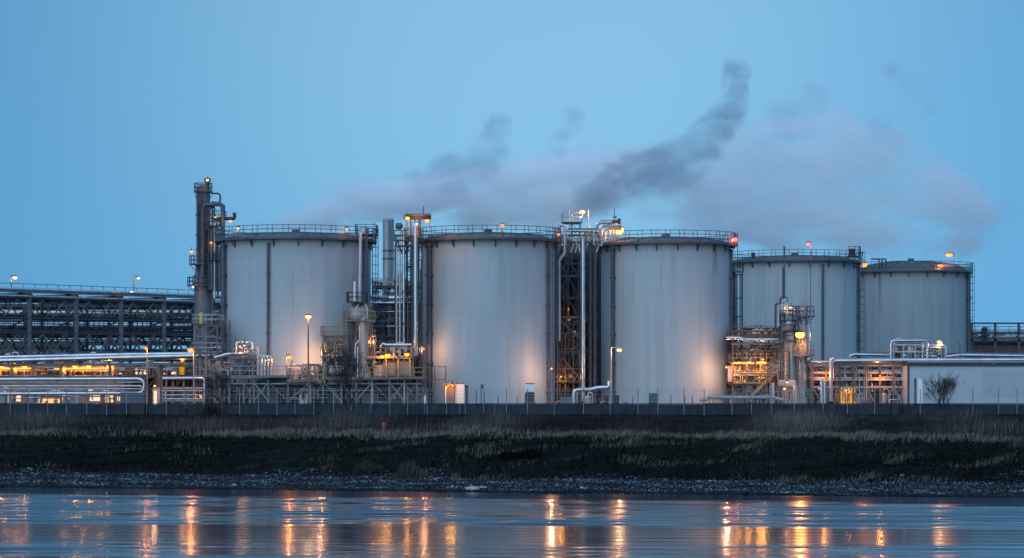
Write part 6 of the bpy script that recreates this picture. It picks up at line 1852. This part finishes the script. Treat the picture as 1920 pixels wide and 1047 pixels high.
steam('smoke', [(1010, 310, 30, 0), (1045, 275, 38, 0), (1072, 235, 34, 0), (1085, 205, 22, 0)], 398, 'small dark wisp beside the dark smoke plume', .10, GREY, 2.0, (.6, 1, 1.0), 5, (.45, 6.5))
steam('smoke', [(1430, 320, 70, 0), (1470, 260, 74, 0), (1500, 210, 62, 0), (1520, 180, 44, 0)], 418, 'soft grey haze rising out of the lavender steam cloud', .045, (.60, .62, .72), 1.6, (.6, 1, .9), 6, (.42, 6.5))
steam('smoke', [(1560, 330, 70, 0), (1620, 285, 70, 0), (1670, 260, 50, 0)], 425, 'thinnest grey haze at the upper end of the lavender cloud', .05, (.60, .62, .72), 1.3, (.7, 1, .9), 9, (.42, 5.0))
steam('smoke', [(1740, 465, 40, 0), (1800, 450, 52, 0), (1855, 422, 50, 0), (1895, 390, 36, 0)], 432, 'thin dark steam trailing off above the farthest tank', .05, (.60, .62, .72), 1.2, (.6, 1, 1.2), 7, (.42, 5.0))
steam('smoke', [(1680, 130, 30, 0), (1715, 162, 34, 0), (1750, 200, 26, 0)], 418, 'lonely small dark wisp high in the sky', .11, GREY, 1.9, (.6, 1, 1), 8, (.42, 6.0))


# ------------------------------------------------------------------ thickets of small pipework
def thicket(x0, x1, y0, y1, z0, z1, n, where, seed, mats=('zinc', 'steel', 'pale', 'brown'), rr=(.035, .09)):
    rnd = random.Random(seed)
    t = thing('pipework', ((x0 + x1) / 2, (y0 + y1) / 2, z0), 'tangle of thin pipes ' + where, 'pipework', 'tangles of thin pipes')
    for i in range(n):
        x, y = rnd.uniform(x0, x1), rnd.uniform(y0, y1)
        za, zb = sorted((rnd.uniform(z0, z1), rnd.uniform(z0, z1)))
        if rnd.random() < .45: za = z0
        if zb - za < .5: zb = min(z1, za + .8)
        dx = rnd.choice((-1, 1)) * rnd.uniform(.4, 2.6)
        xb = min(max(x + dx, x0), x1)
        k = rnd.random()
        r = rnd.uniform(*rr)
        if k < .4: pts = [(x, y, za), (x, y, zb), (xb, y, zb)]
        elif k < .6: pts = [(x, y, za), (x, y, zb), (xb, y, zb), (xb, y, za)]
        elif k < .8: pts = [(x, y, za), (x, y, zb), (x, min(y1, y + 1.2), zb)]
        else: pts = [(x0 + (x - x0) * .3, y, zb), (x1 - (x1 - x) * .3, y, zb), (x1 - (x1 - x) * .3, y, za)]
        q = MB().tube(pts, r, 6, .18)
        if rnd.random() < .5:
            p = Vector(pts[0]).lerp(Vector(pts[1]), .5)
            q.ball(p, r * 2.4, 8)
        q.build('pipe', rnd.choice(mats), t)
    return t


for a, c, d0, d1, pa, pb, n_, where, mats in (
    (0, 230, 304, 309, 706, 690, 34, 'behind the long tube light on the lit deck', ('zinc', 'brown', 'pale')),
    (230, 392, 303, 308, 706, 688, 34, 'around the vivid yellow cabinet on the lit deck', ('zinc', 'brown', 'pale')),
    (0, 230, 288, 294, 756, 728, 34, 'in front of the low workshop', ('zinc', 'steel', 'brown')),
    (304, 392, 287, 291, 756, 728, 20, 'inside the shutter gantry', ('zinc', 'brown', 'pale')),
    (372, 412, 287.5, 291, 756, 666, 22, 'inside the platform tower', ('zinc', 'steel', 'slate')),
    (402, 540, 285, 289, 756, 722, 34, 'beneath the grey skid end of the raised platform', ('zinc', 'steel', 'slate', 'pale')),
    (540, 700, 285, 289, 756, 722, 36, 'beneath the stepped frame end of the raised platform', ('zinc', 'steel', 'brown', 'pale')),
    (700, 792, 285, 289, 756, 722, 24, 'beneath the yellow gantry end of the raised platform', ('zinc', 'steel', 'brown', 'pale')),
    (404, 480, 284.4, 287, 703, 668, 26, 'round the grey two level skid', ('zinc', 'pale', 'steel')),
    (540, 612, 284.4, 288, 711, 684, 28, 'on the lowest part of the raised platform', ('zinc', 'pale', 'brown')),
    (606, 655, 285.6, 289, 706, 640, 34, 'in the stepped frame', ('zinc', 'steel', 'brown', 'yellow')),
    (655, 704, 286.5, 289, 706, 608, 24, 'round the foot of the twin columns', ('zinc', 'steel', 'slate')),
    (702, 772, 285.2, 289, 706, 672, 30, 'under the yellow gantry', ('zinc', 'brown', 'yellow')),
    (740, 790, 289.5, 292, 700, 460, 24, 'on the ladder tower at the kiosk tank', ('slate', 'dark', 'steel')),
    (700, 770, 396, 402, 700, 575, 50, 'in the dark rack of the first gap', ('dark', 'slate', 'steel')),
    (1044, 1092, 304, 309, 740, 600, 50, 'in the rusty brace frame', ('brown', 'dark', 'slate')),
    (1044, 1126, 314, 320, 600, 470, 50, 'high in the scaffolded tower', ('dark', 'slate')),
    (1046, 1128, 300, 305, 462, 430, 30, 'under the top platform above the scaffolded tower', ('steel', 'slate', 'zinc')),
    (1374, 1478, 299.4, 305, 756, 686, 46, 'low in the yellow lit bays', ('brown', 'pale', 'yellow')),
    (1374, 1478, 299.4, 305, 680, 648, 36, 'between the decks over the yellow lit bays', ('brown', 'steel', 'slate')),
    (1464, 1500, 295, 298, 750, 610, 30, 'beside the dull brown column', ('brown', 'slate', 'steel')),
    (1524, 1610, 291.6, 296, 752, 688, 36, 'at the lit room end of the warehouse rack', ('brown', 'zinc', 'pale')),
    (1610, 1702, 291.6, 296, 752, 688, 40, 'at the warehouse end of its rack', ('brown', 'zinc', 'pale')),
    (1672, 1776, 300, 303, 676, 650, 24, 'in the roofline pipe frame', ('zinc', 'steel')),
):
    dm = (d0 + d1) / 2
    thicket(X(a, dm), X(c, dm), d0, d1, max(.05, Z(pa, dm)), Z(pb, dm), n_, where, a + n_, mats)
